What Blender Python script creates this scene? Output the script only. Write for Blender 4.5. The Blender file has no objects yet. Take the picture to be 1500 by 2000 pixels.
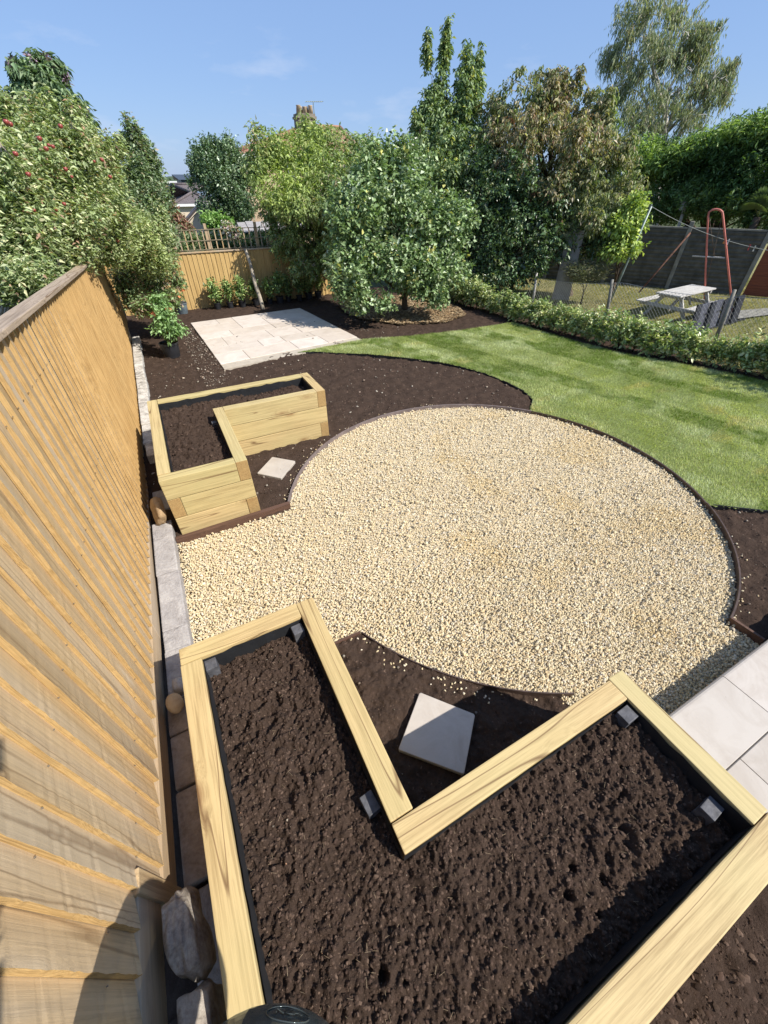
import bpy, math, random
import numpy as np
from mathutils import Matrix, Vector

random.seed(7)
RNG = np.random.default_rng(7)
scene = bpy.context.scene
COL = scene.collection

# ------------------------------------------------------------------ camera
H = 2.44                     # lens height above the gravel, metres
FP = 771.4                   # focal length in pixels of a 1500 px wide frame
_n = np.array([752.3, 1925.9]) - [750, 1000]
_down = np.array([_n[0], -_n[1], -FP]); _down /= np.linalg.norm(_down)
_up = -_down
_f = np.array([0, 0, -1.]); _Y = _f - (_f @ _up) * _up; _Y /= np.linalg.norm(_Y); _X = np.cross(_Y, _up)
_c, _s = math.cos(math.radians(-27.5)), math.sin(math.radians(-27.5))
CAMR = np.array([_c * _X - _s * _Y, _s * _X + _c * _Y, _up])
cam_data = bpy.data.cameras.new('camera'); cam = bpy.data.objects.new('camera', cam_data); COL.objects.link(cam)
M4 = Matrix([list(CAMR[0]) + [0], list(CAMR[1]) + [0], list(CAMR[2]) + [H], [0, 0, 0, 1]])
cam.matrix_world = M4
cam_data.sensor_fit = 'HORIZONTAL'; cam_data.sensor_width = 36; cam_data.lens = FP / 1500 * 36
cam_data.clip_start = 0.02; cam_data.clip_end = 4000
scene.camera = cam

# ------------------------------------------------------------------ light
SUN = Vector((0.38, -0.449, 0.60)).normalized()
world = bpy.data.worlds.new("World"); scene.world = world; world.use_nodes = True
wn, wl = world.node_tree.nodes, world.node_tree.links
wn.clear()
w_out = wn.new('ShaderNodeOutputWorld'); w_bg = wn.new('ShaderNodeBackground')
sky = wn.new('ShaderNodeTexSky'); sky.sky_type = 'NISHITA'; sky.sun_disc = False
sky.sun_elevation = math.asin(SUN.z); sky.sun_rotation = math.atan2(SUN.x, SUN.y)
sky.air_density = 1.0; sky.dust_density = 0.6; sky.ozone_density = 3.5; sky.altitude = 50
w_bg.inputs['Strength'].default_value = 0.12
# a few small soft cumulus puffs low over the horizon, all the way round
tc = wn.new('ShaderNodeTexCoord'); sep = wn.new('ShaderNodeSeparateXYZ')
mp = wn.new('ShaderNodeMapping'); mp.inputs['Scale'].default_value = (3.2, 3.2, 11.0); mp.inputs['Location'].default_value = (1.35, 0.4, 0.2)
nz = wn.new('ShaderNodeTexNoise'); nz.inputs['Scale'].default_value = 1.6; nz.inputs['Detail'].default_value = 7; nz.inputs['Roughness'].default_value = 0.55
rp = wn.new('ShaderNodeMapRange'); rp.inputs['From Min'].default_value = 0.555; rp.inputs['From Max'].default_value = 0.80
el = wn.new('ShaderNodeMapRange'); el.inputs['From Min'].default_value = 0.34; el.inputs['From Max'].default_value = 0.10
mulc = wn.new('ShaderNodeMath'); mulc.operation = 'MULTIPLY'
mulk = wn.new('ShaderNodeMath'); mulk.operation = 'MULTIPLY'; mulk.inputs[1].default_value = 0.75
mx = wn.new('ShaderNodeMix'); mx.data_type = 'RGBA'; mx.inputs['B'].default_value = (3.6, 4.1, 5.1, 1)
wl.new(tc.outputs['Generated'], mp.inputs['Vector']); wl.new(mp.outputs['Vector'], nz.inputs['Vector'])
wl.new(tc.outputs['Generated'], sep.inputs[0]); wl.new(sep.outputs['Z'], el.inputs['Value'])
wl.new(nz.outputs['Fac'], rp.inputs['Value']); wl.new(rp.outputs['Result'], mulc.inputs[0]); wl.new(el.outputs['Result'], mulc.inputs[1])
wl.new(mulc.outputs[0], mulk.inputs[0]); wl.new(mulk.outputs[0], mx.inputs['Factor']); skm = wn.new('ShaderNodeMix'); skm.data_type = 'RGBA'; skm.inputs['Factor'].default_value = 0.72; skm.inputs['B'].default_value = (1.42, 2.26, 4.15, 1)
wl.new(sky.outputs['Color'], skm.inputs['A']); wl.new(skm.outputs['Result'], mx.inputs['A'])
wl.new(mx.outputs['Result'], w_bg.inputs['Color']); wl.new(w_bg.outputs['Background'], w_out.inputs['Surface'])

sd = bpy.data.lights.new('sun', 'SUN'); sd.energy = 4.6; sd.angle = math.radians(0.53); sd.color = (1.0, 0.945, 0.86)
so = bpy.data.objects.new('sun', sd); COL.objects.link(so); so.rotation_mode = 'QUATERNION'
so.rotation_quaternion = SUN.to_track_quat('Z', 'Y'); so.location = (6, -8, 12)

scene.view_settings.view_transform = 'Standard'; scene.view_settings.look = 'None'
scene.view_settings.gamma = 1.0; scene.view_settings.exposure = 0.65; scene.view_settings.use_curve_mapping = False

# ------------------------------------------------------------------ helpers: survey of the place
def ray(p): return CAMR @ np.array([p[0] - 750, -(p[1] - 1000), -FP])
def un(p, z=0.0):
    r = ray(p); return r[:2] * (z - H) / r[2]
def at(p, x=None, y=None):
    r = ray(p); k = (x / r[0]) if x is not None else y / r[1]; return np.array([0, 0, H]) + r * k
def Pd(p, d):
    r = ray(p); return np.array([0, 0, H]) + r * d / math.hypot(r[0], r[1])
def plane_hit(p, A, B):          # ray against the upright plane through ground points A and B
    r = ray(p); n = np.array([B[1] - A[1], -(B[0] - A[0])])
    return np.array([0, 0, H]) + r * (n @ np.array(A)) / (n @ r[:2])

# ------------------------------------------------------------------ helpers: noise
def _hash(ix, iy, seed):
    h = (ix * 374761393 + iy * 668265263 + seed * 2147483647) & 0xFFFFFFFF
    h = ((h ^ (h >> 13)) * 1274126177) & 0xFFFFFFFF
    return ((h ^ (h >> 16)) & 0xFFFF) / 65535.0
def vnoise(x, y, seed=0):
    ix = np.floor(x).astype(np.int64); iy = np.floor(y).astype(np.int64); fx = x - ix; fy = y - iy
    fx = fx * fx * (3 - 2 * fx); fy = fy * fy * (3 - 2 * fy)
    a = _hash(ix, iy, seed); b = _hash(ix + 1, iy, seed); c = _hash(ix, iy + 1, seed); d = _hash(ix + 1, iy + 1, seed)
    return (a * (1 - fx) + b * fx) * (1 - fy) + (c * (1 - fx) + d * fx) * fy - 0.5
def fbm(x, y, octs=4, seed=0, gain=0.5):
    s = 0; a = 1.0
    for o in range(octs):
        s = s + a * vnoise(x * 2 ** o + 17.3 * o, y * 2 ** o - 9.1 * o, seed + o); a *= gain
    return s

# ------------------------------------------------------------------ helpers: meshes
def mesh_np(name, V, F, mats=(), tint=None, smooth=False, mat_index=None):
    V = np.asarray(V, np.float32); F = np.asarray(F, np.int32)
    me = bpy.data.meshes.new(name); n, k = F.shape
    me.vertices.add(len(V)); me.vertices.foreach_set('co', V.ravel())
    me.loops.add(n * k); me.loops.foreach_set('vertex_index', F.ravel())
    me.polygons.add(n); me.polygons.foreach_set('loop_start', np.arange(0, n * k, k, dtype=np.int32))
    if smooth: me.polygons.foreach_set('use_smooth', np.ones(n, bool))
    for m in mats: me.materials.append(m)
    if mat_index is not None: me.polygons.foreach_set('material_index', np.asarray(mat_index, np.int32))
    if tint is not None:
        a = me.attributes.new('tint', 'FLOAT_COLOR', 'FACE'); T = np.ones((n, 4), np.float32); T[:, :3] = tint
        a.data.foreach_set('color', T.ravel())
    me.update(calc_edges=True); me.validate()
    return me

class MB:
    """collects quads, boxes and tubes into one mesh"""
    def __init__(s): s.v = []; s.f = []; s.m = []
    def face(s, pts, mi=0):
        b = len(s.v); s.v += [tuple(map(float, p)) for p in pts]; s.f.append(tuple(range(b, b + len(pts)))); s.m.append(mi)
    def box(s, lo, hi, mi=0, T=None):
        x0, y0, z0 = lo; x1, y1, z1 = hi
        P = [(x0, y0, z0), (x1, y0, z0), (x1, y1, z0), (x0, y1, z0), (x0, y0, z1), (x1, y0, z1), (x1, y1, z1), (x0, y1, z1)]
        if T is not None: P = [tuple(T @ Vector(p)) for p in P]
        b = len(s.v); s.v += P
        for q in ((0, 3, 2, 1), (4, 5, 6, 7), (0, 1, 5, 4), (1, 2, 6, 5), (2, 3, 7, 6), (3, 0, 4, 7)):
            s.f.append(tuple(b + i for i in q)); s.m.append(mi)
    def tube(s, pts, rads, n=6, mi=0, cap=True):
        pts = [Vector(p) for p in pts]
        if not isinstance(rads, (list, tuple)): rads = [rads] * len(pts)
        b = len(s.v); ref = Vector((0.31, 0.77, 0.55)).normalized()
        for i, p in enumerate(pts):
            d = (pts[min(i + 1, len(pts) - 1)] - pts[max(i - 1, 0)]).normalized()
            if abs(d.dot(ref)) > .95: rr = Vector((1, 0, 0))
            else: rr = ref
            u = d.cross(rr).normalized(); w = d.cross(u)
            for k in range(n):
                a = 2 * math.pi * k / n; s.v.append(tuple(p + (u * math.cos(a) + w * math.sin(a)) * rads[i]))
        for i in range(len(pts) - 1):
            for k in range(n):
                a, c = b + i * n + k, b + i * n + (k + 1) % n
                s.f.append((a, c, c + n, a + n)); s.m.append(mi)
        if cap:
            s.f.append(tuple(b + k for k in range(n))[::-1]); s.m.append(mi)
            e = b + (len(pts) - 1) * n; s.f.append(tuple(e + k for k in range(n))); s.m.append(mi)
    def mesh(s, name, mats, smooth=False):
        me = bpy.data.meshes.new(name); me.from_pydata(s.v, [], s.f)
        for m in mats: me.materials.append(m)
        me.polygons.foreach_set('material_index', s.m)
        if smooth: me.polygons.foreach_set('use_smooth', [True] * len(s.f))
        me.update(); return me

def link(name, me, parent=None, loc=None, rot=None, kind=None):
    o = bpy.data.objects.new(name, me); COL.objects.link(o)
    if parent is not None: o.parent = parent
    if loc is not None: o.location = loc
    if rot is not None: o.rotation_euler = rot
    if kind: o['kind'] = kind
    return o
def thing(name, label, cat, loc=(0, 0, 0), rotz=0.0, group=None):
    o = bpy.data.objects.new(name, None); COL.objects.link(o); o.location = loc; o.rotation_euler = (0, 0, rotz)
    o.empty_display_size = 0.1; o['label'] = label; o['category'] = cat
    if group: o['group'] = group
    return o
def tag(o, label, cat, group=None):
    o['label'] = label; o['category'] = cat
    if group: o['group'] = group
    return o
def copy_tree(o, parent=None):
    c = o.copy(); COL.objects.link(c)
    if parent is not None: c.parent = parent; c.matrix_parent_inverse = o.matrix_parent_inverse.copy()
    for ch in list(o.children): copy_tree(ch, c)
    return c
def bevelled_box(name, sx, sy, sz, mats, bev=0.006, wob=0.0, seed=0, cuts=0):
    """box of the given size centred on the origin with chamfered edges, optional wobble along x"""
    import bmesh
    bm = bmesh.new(); bmesh.ops.create_cube(bm, size=1.0)
    for v in bm.verts: v.co = Vector((v.co.x * sx, v.co.y * sy, v.co.z * sz))
    if cuts:
        ed = [e for e in bm.edges if abs((e.verts[0].co - e.verts[1].co).x) > sx * .9]
        bmesh.ops.subdivide_edges(bm, edges=ed, cuts=cuts, use_grid_fill=True)
    if bev: 
        ed = [e for e in bm.edges if len(e.link_faces) == 2 and e.calc_face_angle(0) > 0.5]
        bmesh.ops.bevel(bm, geom=ed, offset=bev, segments=2, profile=0.6, affect='EDGES')
    if wob:
        r = random.Random(seed)
        ph = [r.uniform(0, 6.28) for _ in range(4)]
        for v in bm.verts:
            v.co.y += wob * math.sin(v.co.x * 3.1 + ph[0]) ; v.co.z += wob * .6 * math.sin(v.co.x * 2.3 + ph[1])
    me = bpy.data.meshes.new(name); bm.to_mesh(me); bm.free()
    for m in mats: me.materials.append(m)
    return me

# ------------------------------------------------------------------ helpers: materials
def nodes_of(name):
    m = bpy.data.materials.new(name); m.use_nodes = True; nt = m.node_tree; nt.nodes.clear()
    o = nt.nodes.new('ShaderNodeOutputMaterial'); b = nt.nodes.new('ShaderNodeBsdfPrincipled'); nt.links.new(b.outputs[0], o.inputs[0])
    return m, nt, b, o
def N(nt, t, **kw):
    n = nt.nodes.new(t)
    for k, v in kw.items():
        if k in n.inputs: n.inputs[k].default_value = v
        else: setattr(n, k, v)
    return n
def ramp(nt, fac, stops):
    r = nt.nodes.new('ShaderNodeValToRGB'); e = r.color_ramp.elements
    while len(e) < len(stops): e.new(0.5)
    for i, (p, c) in enumerate(stops): e[i].position = p; e[i].color = (*c, 1)
    nt.links.new(fac, r.inputs[0]); return r
def mixc(nt, fac, a, b, mode='MIX'):
    m = nt.nodes.new('ShaderNodeMix'); m.data_type = 'RGBA'; m.blend_type = mode
    for k, v in (('Factor', fac), ('A', a), ('B', b)):
        if isinstance(v, (int, float)): m.inputs[k].default_value = v
        elif isinstance(v, tuple): m.inputs[k].default_value = (*v, 1)
        else: nt.links.new(v, m.inputs[k])
    return m.outputs['Result']
def bump(nt, bsdf, height, strength=0.5, dist=0.01, prev=None):
    b = nt.nodes.new('ShaderNodeBump'); b.inputs['Strength'].default_value = strength; b.inputs['Distance'].default_value = dist
    nt.links.new(height, b.inputs['Height'])
    if prev is not None: nt.links.new(prev, b.inputs['Normal'])
    nt.links.new(b.outputs[0], bsdf.inputs['Normal']); return b.outputs[0]
def coords(nt, scale=(1, 1, 1), rnd=True, world=False):
    """object-space coordinates shifted by a random amount per object"""
    if world:
        g = nt.nodes.new('ShaderNodeNewGeometry'); src = g.outputs['Position']
    else:
        t = nt.nodes.new('ShaderNodeTexCoord'); src = t.outputs['Object']
    if rnd:
        oi = nt.nodes.new('ShaderNodeObjectInfo'); mu = nt.nodes.new('ShaderNodeVectorMath'); mu.operation = 'SCALE'
        cx = nt.nodes.new('ShaderNodeCombineXYZ'); nt.links.new(oi.outputs['Random'], cx.inputs[0]); nt.links.new(oi.outputs['Random'], cx.inputs[1]); nt.links.new(oi.outputs['Random'], cx.inputs[2])
        mu.inputs['Scale'].default_value = 37.0; nt.links.new(cx.outputs[0], mu.inputs[0])
        ad = nt.nodes.new('ShaderNodeVectorMath'); ad.operation = 'ADD'; nt.links.new(src, ad.inputs[0]); nt.links.new(mu.outputs[0], ad.inputs[1]); src = ad.outputs[0]
    m = nt.nodes.new('ShaderNodeMapping'); m.inputs['Scale'].default_value = scale; nt.links.new(src, m.inputs['Vector'])
    return m.outputs['Vector']
def noise(nt, vec, scale, detail=5, rough=0.55, dist=0.0):
    n = nt.nodes.new('ShaderNodeTexNoise'); n.inputs['Scale'].default_value = scale; n.inputs['Detail'].default_value = detail
    n.inputs['Roughness'].default_value = rough; n.inputs['Distortion'].default_value = dist
    if vec is not None: nt.links.new(vec, n.inputs['Vector'])
    return n.outputs['Fac']
def simple(name, col, rough=0.7, spec=0.3, metal=0.0, var=0.15, vs=8.0, bmp=0.0, bs=60.0):
    m, nt, b, o = nodes_of(name)
    v = coords(nt); f = noise(nt, v, vs)
    c = ramp(nt, f, [(0.3, tuple(x * (1 - var) for x in col)), (0.7, tuple(min(1, x * (1 + var)) for x in col))])
    nt.links.new(c.outputs[0], b.inputs['Base Color']); b.inputs['Roughness'].default_value = rough
    b.inputs['Specular IOR Level'].default_value = spec; b.inputs['Metallic'].default_value = metal
    if bmp: bump(nt, b, noise(nt, v, bs), bmp, 0.01)
    return m
def tinted(name, rough=0.8, spec=0.2, var=0.2, vs=40.0, bmp=0.0):
    """base colour read from the per-face tint (each stone or clod has its own colour)"""
    m, nt, b, o = nodes_of(name)
    a = nt.nodes.new('ShaderNodeAttribute'); a.attribute_name = 'tint'
    f = noise(nt, coords(nt, rnd=False), vs, 3)
    r = ramp(nt, f, [(0.3, (1 - var,) * 3), (0.7, (1 + var,) * 3)])
    nt.links.new(mixc(nt, 1.0, a.outputs['Color'], r.outputs[0], 'MULTIPLY'), b.inputs['Base Color'])
    b.inputs['Roughness'].default_value = rough; b.inputs['Specular IOR Level'].default_value = spec
    if bmp: bump(nt, b, f, bmp, 0.004)
    return m
def leaf_mat(name, rough=0.5, spec=0.35, trans=0.28, tcol=(1.25, 1.35, 0.55)):
    m, nt, b, o = nodes_of(name)
    a = nt.nodes.new('ShaderNodeAttribute'); a.attribute_name = 'tint'
    nt.links.new(a.outputs['Color'], b.inputs['Base Color']); b.inputs['Roughness'].default_value = rough; b.inputs['Specular IOR Level'].default_value = spec
    t = nt.nodes.new('ShaderNodeBsdfTranslucent'); nt.links.new(mixc(nt, 1.0, a.outputs['Color'], tcol, 'MULTIPLY'), t.inputs['Color'])
    mx_ = nt.nodes.new('ShaderNodeMixShader'); mx_.inputs[0].default_value = trans
    nt.links.new(b.outputs[0], mx_.inputs[1]); nt.links.new(t.outputs[0], mx_.inputs[2]); nt.links.new(mx_.outputs[0], o.inputs[0])
    return m
def wood(name, light, dark, knot=(0.22, 0.11, 0.04), grain=9.0, rough=0.65, knots=0.5, axis='x', green=None, weather=None, crack=0.0, rings=False, tone=False):
    """sawn timber: stretched grain, soft growth bands, knots; grain runs along the object's local axis"""
    m, nt, b, o = nodes_of(name)
    st = {'x': (0.12, 1, 1), 'y': (1, 0.12, 1), 'z': (1, 1, 0.12)}[axis]
    v = coords(nt, st); vk = coords(nt, tuple(0.55 if s < 1 else 1.6 for s in st))
    # knots: distance to scattered cell points, bends the grain around them
    vo = nt.nodes.new('ShaderNodeTexVoronoi'); vo.inputs['Scale'].default_value = 3.8; vo.inputs['Randomness'].default_value = 1.0; nt.links.new(vk, vo.inputs['Vector'])
    kd = nt.nodes.new('ShaderNodeMapRange'); kd.inputs['From Min'].default_value = 0.07; kd.inputs['From Max'].default_value = 0.30; kd.inputs['To Min'].default_value = 1; kd.inputs['To Max'].default_value = 0
    nt.links.new(vo.outputs['Distance'], kd.inputs['Value'])
    bend = nt.nodes.new('ShaderNodeVectorMath'); bend.operation = 'SCALE'; cb = nt.nodes.new('ShaderNodeCombineXYZ')
    for i in range(3): nt.links.new(kd.outputs[0], cb.inputs[i])
    nt.links.new(cb.outputs[0], bend.inputs[0]); bend.inputs['Scale'].default_value = 0.035
    ad = nt.nodes.new('ShaderNodeVectorMath'); ad.operation = 'ADD'; nt.links.new(v, ad.inputs[0]); nt.links.new(bend.outputs[0], ad.inputs[1])
    f1 = noise(nt, ad.outputs[0], grain, 5, 0.6, 0.6); fine = nt.nodes.new('ShaderNodeMapping'); fine.inputs['Scale'].default_value = tuple(0.22 if q_ < 1 else 1.0 for q_ in st); nt.links.new(ad.outputs[0], fine.inputs['Vector'])
    f2 = noise(nt, fine.outputs[0], grain * 9, 5, 0.72)
    f3 = noise(nt, coords(nt), 1.3, 2)
    c = ramp(nt, f1, [(0.28, dark), (0.48, tuple((a + d) / 2 for a, d in zip(light, dark))), (0.62, light)])
    col = mixc(nt, 0.62, c.outputs[0], ramp(nt, f2, [(0.36, tuple(x * .66 for x in dark)), (0.56, light)]).outputs[0])
    if green is not None: col = mixc(nt, ramp(nt, f3, [(0.42, (0, 0, 0)), (0.7, (.5, .5, .5))]).outputs[0], col, green)
    if weather is not None:
        fw = noise(nt, coords(nt, st), 3.0, 4, .6)
        col = mixc(nt, ramp(nt, fw, [(0.38, (0, 0, 0)), (0.62, (.8, .8, .8))]).outputs[0], col, weather)
    if rings:       # growth rings round each knot
        sn = nt.nodes.new('ShaderNodeMath'); sn.operation = 'SINE'; ms = nt.nodes.new('ShaderNodeMath'); ms.operation = 'MULTIPLY'; ms.inputs[1].default_value = 170.0
        nt.links.new(vo.outputs['Distance'], ms.inputs[0]); nt.links.new(ms.outputs[0], sn.inputs[0])
        sr = nt.nodes.new('ShaderNodeMapRange'); sr.inputs['From Min'].default_value = .2; sr.inputs['From Max'].default_value = 1.0; nt.links.new(sn.outputs[0], sr.inputs['Value'])
        sk = nt.nodes.new('ShaderNodeMath'); sk.operation = 'MULTIPLY'; nt.links.new(sr.outputs[0], sk.inputs[0]); nt.links.new(kd.outputs[0], sk.inputs[1])
        sk2 = nt.nodes.new('ShaderNodeMath'); sk2.operation = 'MULTIPLY'; nt.links.new(sk.outputs[0], sk2.inputs[0]); sk2.inputs[1].default_value = .45; col = mixc(nt, sk2.outputs[0], col, dark)
    if tone:
        oi = nt.nodes.new('ShaderNodeObjectInfo'); tr_ = ramp(nt, oi.outputs['Random'], [(0, (.80, .76, .70)), (.3, (1.0, .98, .95)), (.5, (1.08, 1.04, 1.0)), (.75, (.88, .84, .76)), (1, (1.05, 1.0, .94))] if tone == 'wide' else [(0, (1.0, .93, .84)), (.35, (1.0, 1.0, .97)), (.7, (.93, .95, .86)), (1, (1.06, 1.0, .93))]); col = mixc(nt, 1.0, col, tr_.outputs[0], 'MULTIPLY')
    kn = nt.nodes.new('ShaderNodeMath'); kn.operation = 'POWER'; nt.links.new(kd.outputs[0], kn.inputs[0]); kn.inputs[1].default_value = 3.0
    km = nt.nodes.new('ShaderNodeMath'); km.operation = 'MULTIPLY'; nt.links.new(kn.outputs[0], km.inputs[0]); km.inputs[1].default_value = knots
    col = mixc(nt, km.outputs[0], col, knot)
    if crack:
        stc = tuple(0.05 if s < 1 else 1.0 for s in st)
        cr = noise(nt, coords(nt, stc), 6.0, 2, .5, .2)
        cl = ramp(nt, cr, [(0.494, (0, 0, 0)), (0.4975, (1, 1, 1)), (0.5025, (1, 1, 1)), (0.506, (0, 0, 0))])
        cm = nt.nodes.new('ShaderNodeMath'); cm.operation = 'MULTIPLY'; nt.links.new(cl.outputs[0], cm.inputs[0]); cm.inputs[1].default_value = crack
        col = mixc(nt, cm.outputs[0], col, (0.12, 0.06, 0.025))
    nt.links.new(col, b.inputs['Base Color']); b.inputs['Roughness'].default_value = rough; b.inputs['Specular IOR Level'].default_value = 0.25
    bump(nt, b, f2, 0.35, 0.004)
    return m

M_sleeper = wood('new_pine', (0.535, 0.42, 0.225), (0.41, 0.30, 0.145), knot=(0.22, 0.12, 0.05), knots=0.75, green=(0.47, 0.42, 0.21), crack=0.8, rings=True, tone=True)
M_endgrain = wood('pine_end_grain', (0.40, 0.27, 0.115), (0.28, 0.17, 0.07), knots=0.2, grain=14)
M_board = wood('featheredge_face', (0.58, 0.42, 0.225), (0.39, 0.26, 0.125), knot=(0.60, 0.48, 0.33), knots=0.7, axis='z', weather=(0.50, 0.42, 0.31), crack=0.5, grain=13, tone='wide')
M_boardedge = wood('featheredge_sawn_edge', (0.54, 0.37, 0.165), (0.33, 0.20, 0.075), knots=0.0, axis='z', grain=30)
M_boardfar = wood('featheredge_orange', (0.56, 0.40, 0.19), (0.38, 0.245, 0.10), knots=0.5, axis='z', crack=.4, grain=12, tone='wide')
M_boardback = wood('featheredge_back', (0.54, 0.37, 0.155), (0.38, 0.235, 0.08), knots=0.4, axis='z')
M_cap = wood('weathered_cap', (0.42, 0.33, 0.24), (0.27, 0.20, 0.14), knots=0.15, axis='y', crack=0.8)
M_gravelboard = wood('gravel_board_wood', (0.50, 0.35, 0.19), (0.36, 0.23, 0.11), knots=0.3, axis='y', weather=(0.4, 0.33, 0.25))
M_post = wood('post_wood', (0.50, 0.36, 0.19), (0.34, 0.22, 0.11), axis='z', weather=(0.4, 0.34, 0.27))
M_edging = wood('brown_edging', (0.115, 0.065, 0.045), (0.08, 0.045, 0.032), knots=0, rough=0.6)
M_liner = simple('black_liner', (0.016, 0.017, 0.019), 0.55, 0.4, bmp=0.4, bs=25)
M_stakepost = simple('dark_post', (0.085, 0.085, 0.092), 0.6, 0.3, var=0.4, vs=30, bmp=0.3)
M_greywood = wood('grey_wood', (0.52, 0.50, 0.46), (0.32, 0.30, 0.27), knots=0.1, grain=12, rough=0.8)
M_bark = simple('bark', (0.10, 0.075, 0.055), 0.9, 0.1, var=0.4, vs=14, bmp=0.8, bs=30)
M_barkpale = simple('pale_bark', (0.32, 0.28, 0.22), 0.85, 0.15, var=0.35, vs=10, bmp=0.6, bs=22)
M_birchbark = simple('birch_bark', (0.40, 0.38, 0.33), 0.8, 0.15, var=0.45, vs=5, bmp=0.3)
M_leaf = leaf_mat('leaf')
M_leafgloss = leaf_mat('glossy_leaf', rough=0.33, spec=0.5, trans=0.2)
M_leafdull = leaf_mat('silvery_leaf', rough=0.6, spec=0.3, trans=0.22, tcol=(1.15, 1.25, 0.6))
M_grass = leaf_mat('grass_blade', rough=0.55, spec=0.25, trans=0.3)
M_stone = tinted('gravel_stone', 0.85, 0.15, 0.16, 300.0)
M_clod = tinted('soil_clod', 0.95, 0.05, 0.3, 200.0)

# soil, turf and stone surfaces
def soil_mat(name, a=(0.032, 0.0215, 0.016), c=(0.078, 0.052, 0.0385)):
    m, nt, b, o = nodes_of(name); v = coords(nt, rnd=False, world=True)
    f = noise(nt, v, 9, 6, .65); g = noise(nt, v, 60, 5, .7); h = noise(nt, v, 260, 4, .7)
    col = mixc(nt, 0.5, ramp(nt, f, [(.3, a), (.7, c)]).outputs[0], ramp(nt, g, [(.3, a), (.72, c)]).outputs[0])
    fl = nt.nodes.new('ShaderNodeTexVoronoi'); fl.inputs['Scale'].default_value = 85; nt.links.new(v, fl.inputs['Vector'])
    col = mixc(nt, ramp(nt, fl.outputs['Distance'], [(.06, (.55,) * 3), (.13, (0,) * 3)]).outputs[0], col, (0.16, 0.12, 0.09))
    nt.links.new(col, b.inputs['Base Color']); b.inputs['Roughness'].default_value = .95; b.inputs['Specular IOR Level'].default_value = .08
    p = bump(nt, b, g, 0.7, 0.02); bump(nt, b, h, 0.6, 0.006, p); return m
M_soil = soil_mat('topsoil')
def gravelbase_mat():
    m, nt, b, o = nodes_of('gravel_bed'); v = coords(nt, rnd=False, world=True)
    vo = nt.nodes.new('ShaderNodeTexVoronoi'); vo.inputs['Scale'].default_value = 75; nt.links.new(v, vo.inputs['Vector'])
    c = ramp(nt, vo.outputs['Distance'], [(.15, (0.55, 0.46, 0.31)), (.6, (0.45, 0.36, 0.23))])
    nt.links.new(c.outputs[0], b.inputs['Base Color']); b.inputs['Roughness'].default_value = .9
    inv = nt.nodes.new('ShaderNodeMath'); inv.operation = 'SUBTRACT'; inv.inputs[0].default_value = 1; nt.links.new(vo.outputs['Distance'], inv.inputs[1])
    bump(nt, b, inv.outputs[0], 0.8, 0.01); return m
M_gravelbase = gravelbase_mat()
def ground_mat(name, cols, s=3.0):
    m, nt, b, o = nodes_of(name); v = coords(nt, rnd=False, world=True)
    f = noise(nt, v, s, 8, .7); g = noise(nt, v, s * 18, 5, .7)
    col = mixc(nt, .5, ramp(nt, f, [(.3, cols[0]), (.5, cols[1]), (.72, cols[2])]).outputs[0], ramp(nt, g, [(.3, cols[0]), (.72, cols[2])]).outputs[0])
    nt.links.new(col, b.inputs['Base Color']); b.inputs['Roughness'].default_value = .9; b.inputs['Specular IOR Level'].default_value = .1
    bump(nt, b, g, .8, .03); return m
M_drygrass = ground_mat('dry_lawn', [(0.13, 0.13, 0.05), (0.23, 0.21, 0.085), (0.33, 0.29, 0.14)], 2.2)
M_farland = ground_mat('far_land', [(0.04, 0.055, 0.02), (0.06, 0.08, 0.03), (0.10, 0.11, 0.05)], .05)
M_turf = ground_mat('turf_base', [(0.14, 0.18, 0.05), (0.20, 0.25, 0.075), (0.27, 0.30, 0.12)], 5)
M_mulch = ground_mat('bark_mulch', [(0.12, 0.075, 0.04), (0.24, 0.165, 0.095), (0.38, 0.28, 0.17)], 14)
M_hillwood = ground_mat('hill_woodland', [(0.05, 0.075, 0.04), (0.07, 0.10, 0.05), (0.10, 0.13, 0.07)], .02)
def slab_mat(name, a, c):
    m, nt, b, o = nodes_of(name); v = coords(nt)
    f = noise(nt, v, 4, 6, .65, 1.0); g = noise(nt, v, 45, 5, .7)
    oi = nt.nodes.new('ShaderNodeObjectInfo')
    r = ramp(nt, oi.outputs['Random'], [(0, (.84, .81, .77)), (.3, (1.0, .97, .93)), (.6, (.95, .94, .93)), (1, (1.08, 1.07, 1.07))])
    col = mixc(nt, 1, ramp(nt, f, [(.28, a), (.62, c)]).outputs[0], r.outputs[0], 'MULTIPLY')
    sp = ramp(nt, g, [(.24, (.6,) * 3), (.36, (0,) * 3)])
    col = mixc(nt, sp.outputs[0], col, tuple(x * .72 for x in a))
    nt.links.new(col, b.inputs['Base Color']); b.inputs['Roughness'].default_value = .6; b.inputs['Specular IOR Level'].default_value = .3
    bump(nt, b, g, .2, .003); return m
M_slab = slab_mat('pale_limestone', (0.50, 0.435, 0.37), (0.60, 0.54, 0.475))
M_slabnear = slab_mat('pale_porcelain', (0.36, 0.315, 0.265), (0.46, 0.42, 0.37))
def rock_mat(name, a, c, d, s=5):
    m, nt, b, o = nodes_of(name); v = coords(nt)
    f = noise(nt, v, s, 8, .68, .8); g = noise(nt, v, s * 9, 6, .7)
    col = mixc(nt, .35, ramp(nt, f, [(.33, a), (.5, c), (.62, d)]).outputs[0], ramp(nt, g, [(.35, a), (.65, d)]).outputs[0])
    nt.links.new(col, b.inputs['Base Color']); b.inputs['Roughness'].default_value = .9; b.inputs['Specular IOR Level'].default_value = .15
    p = bump(nt, b, f, .6, .03); bump(nt, b, g, .6, .006, p); return m
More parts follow.
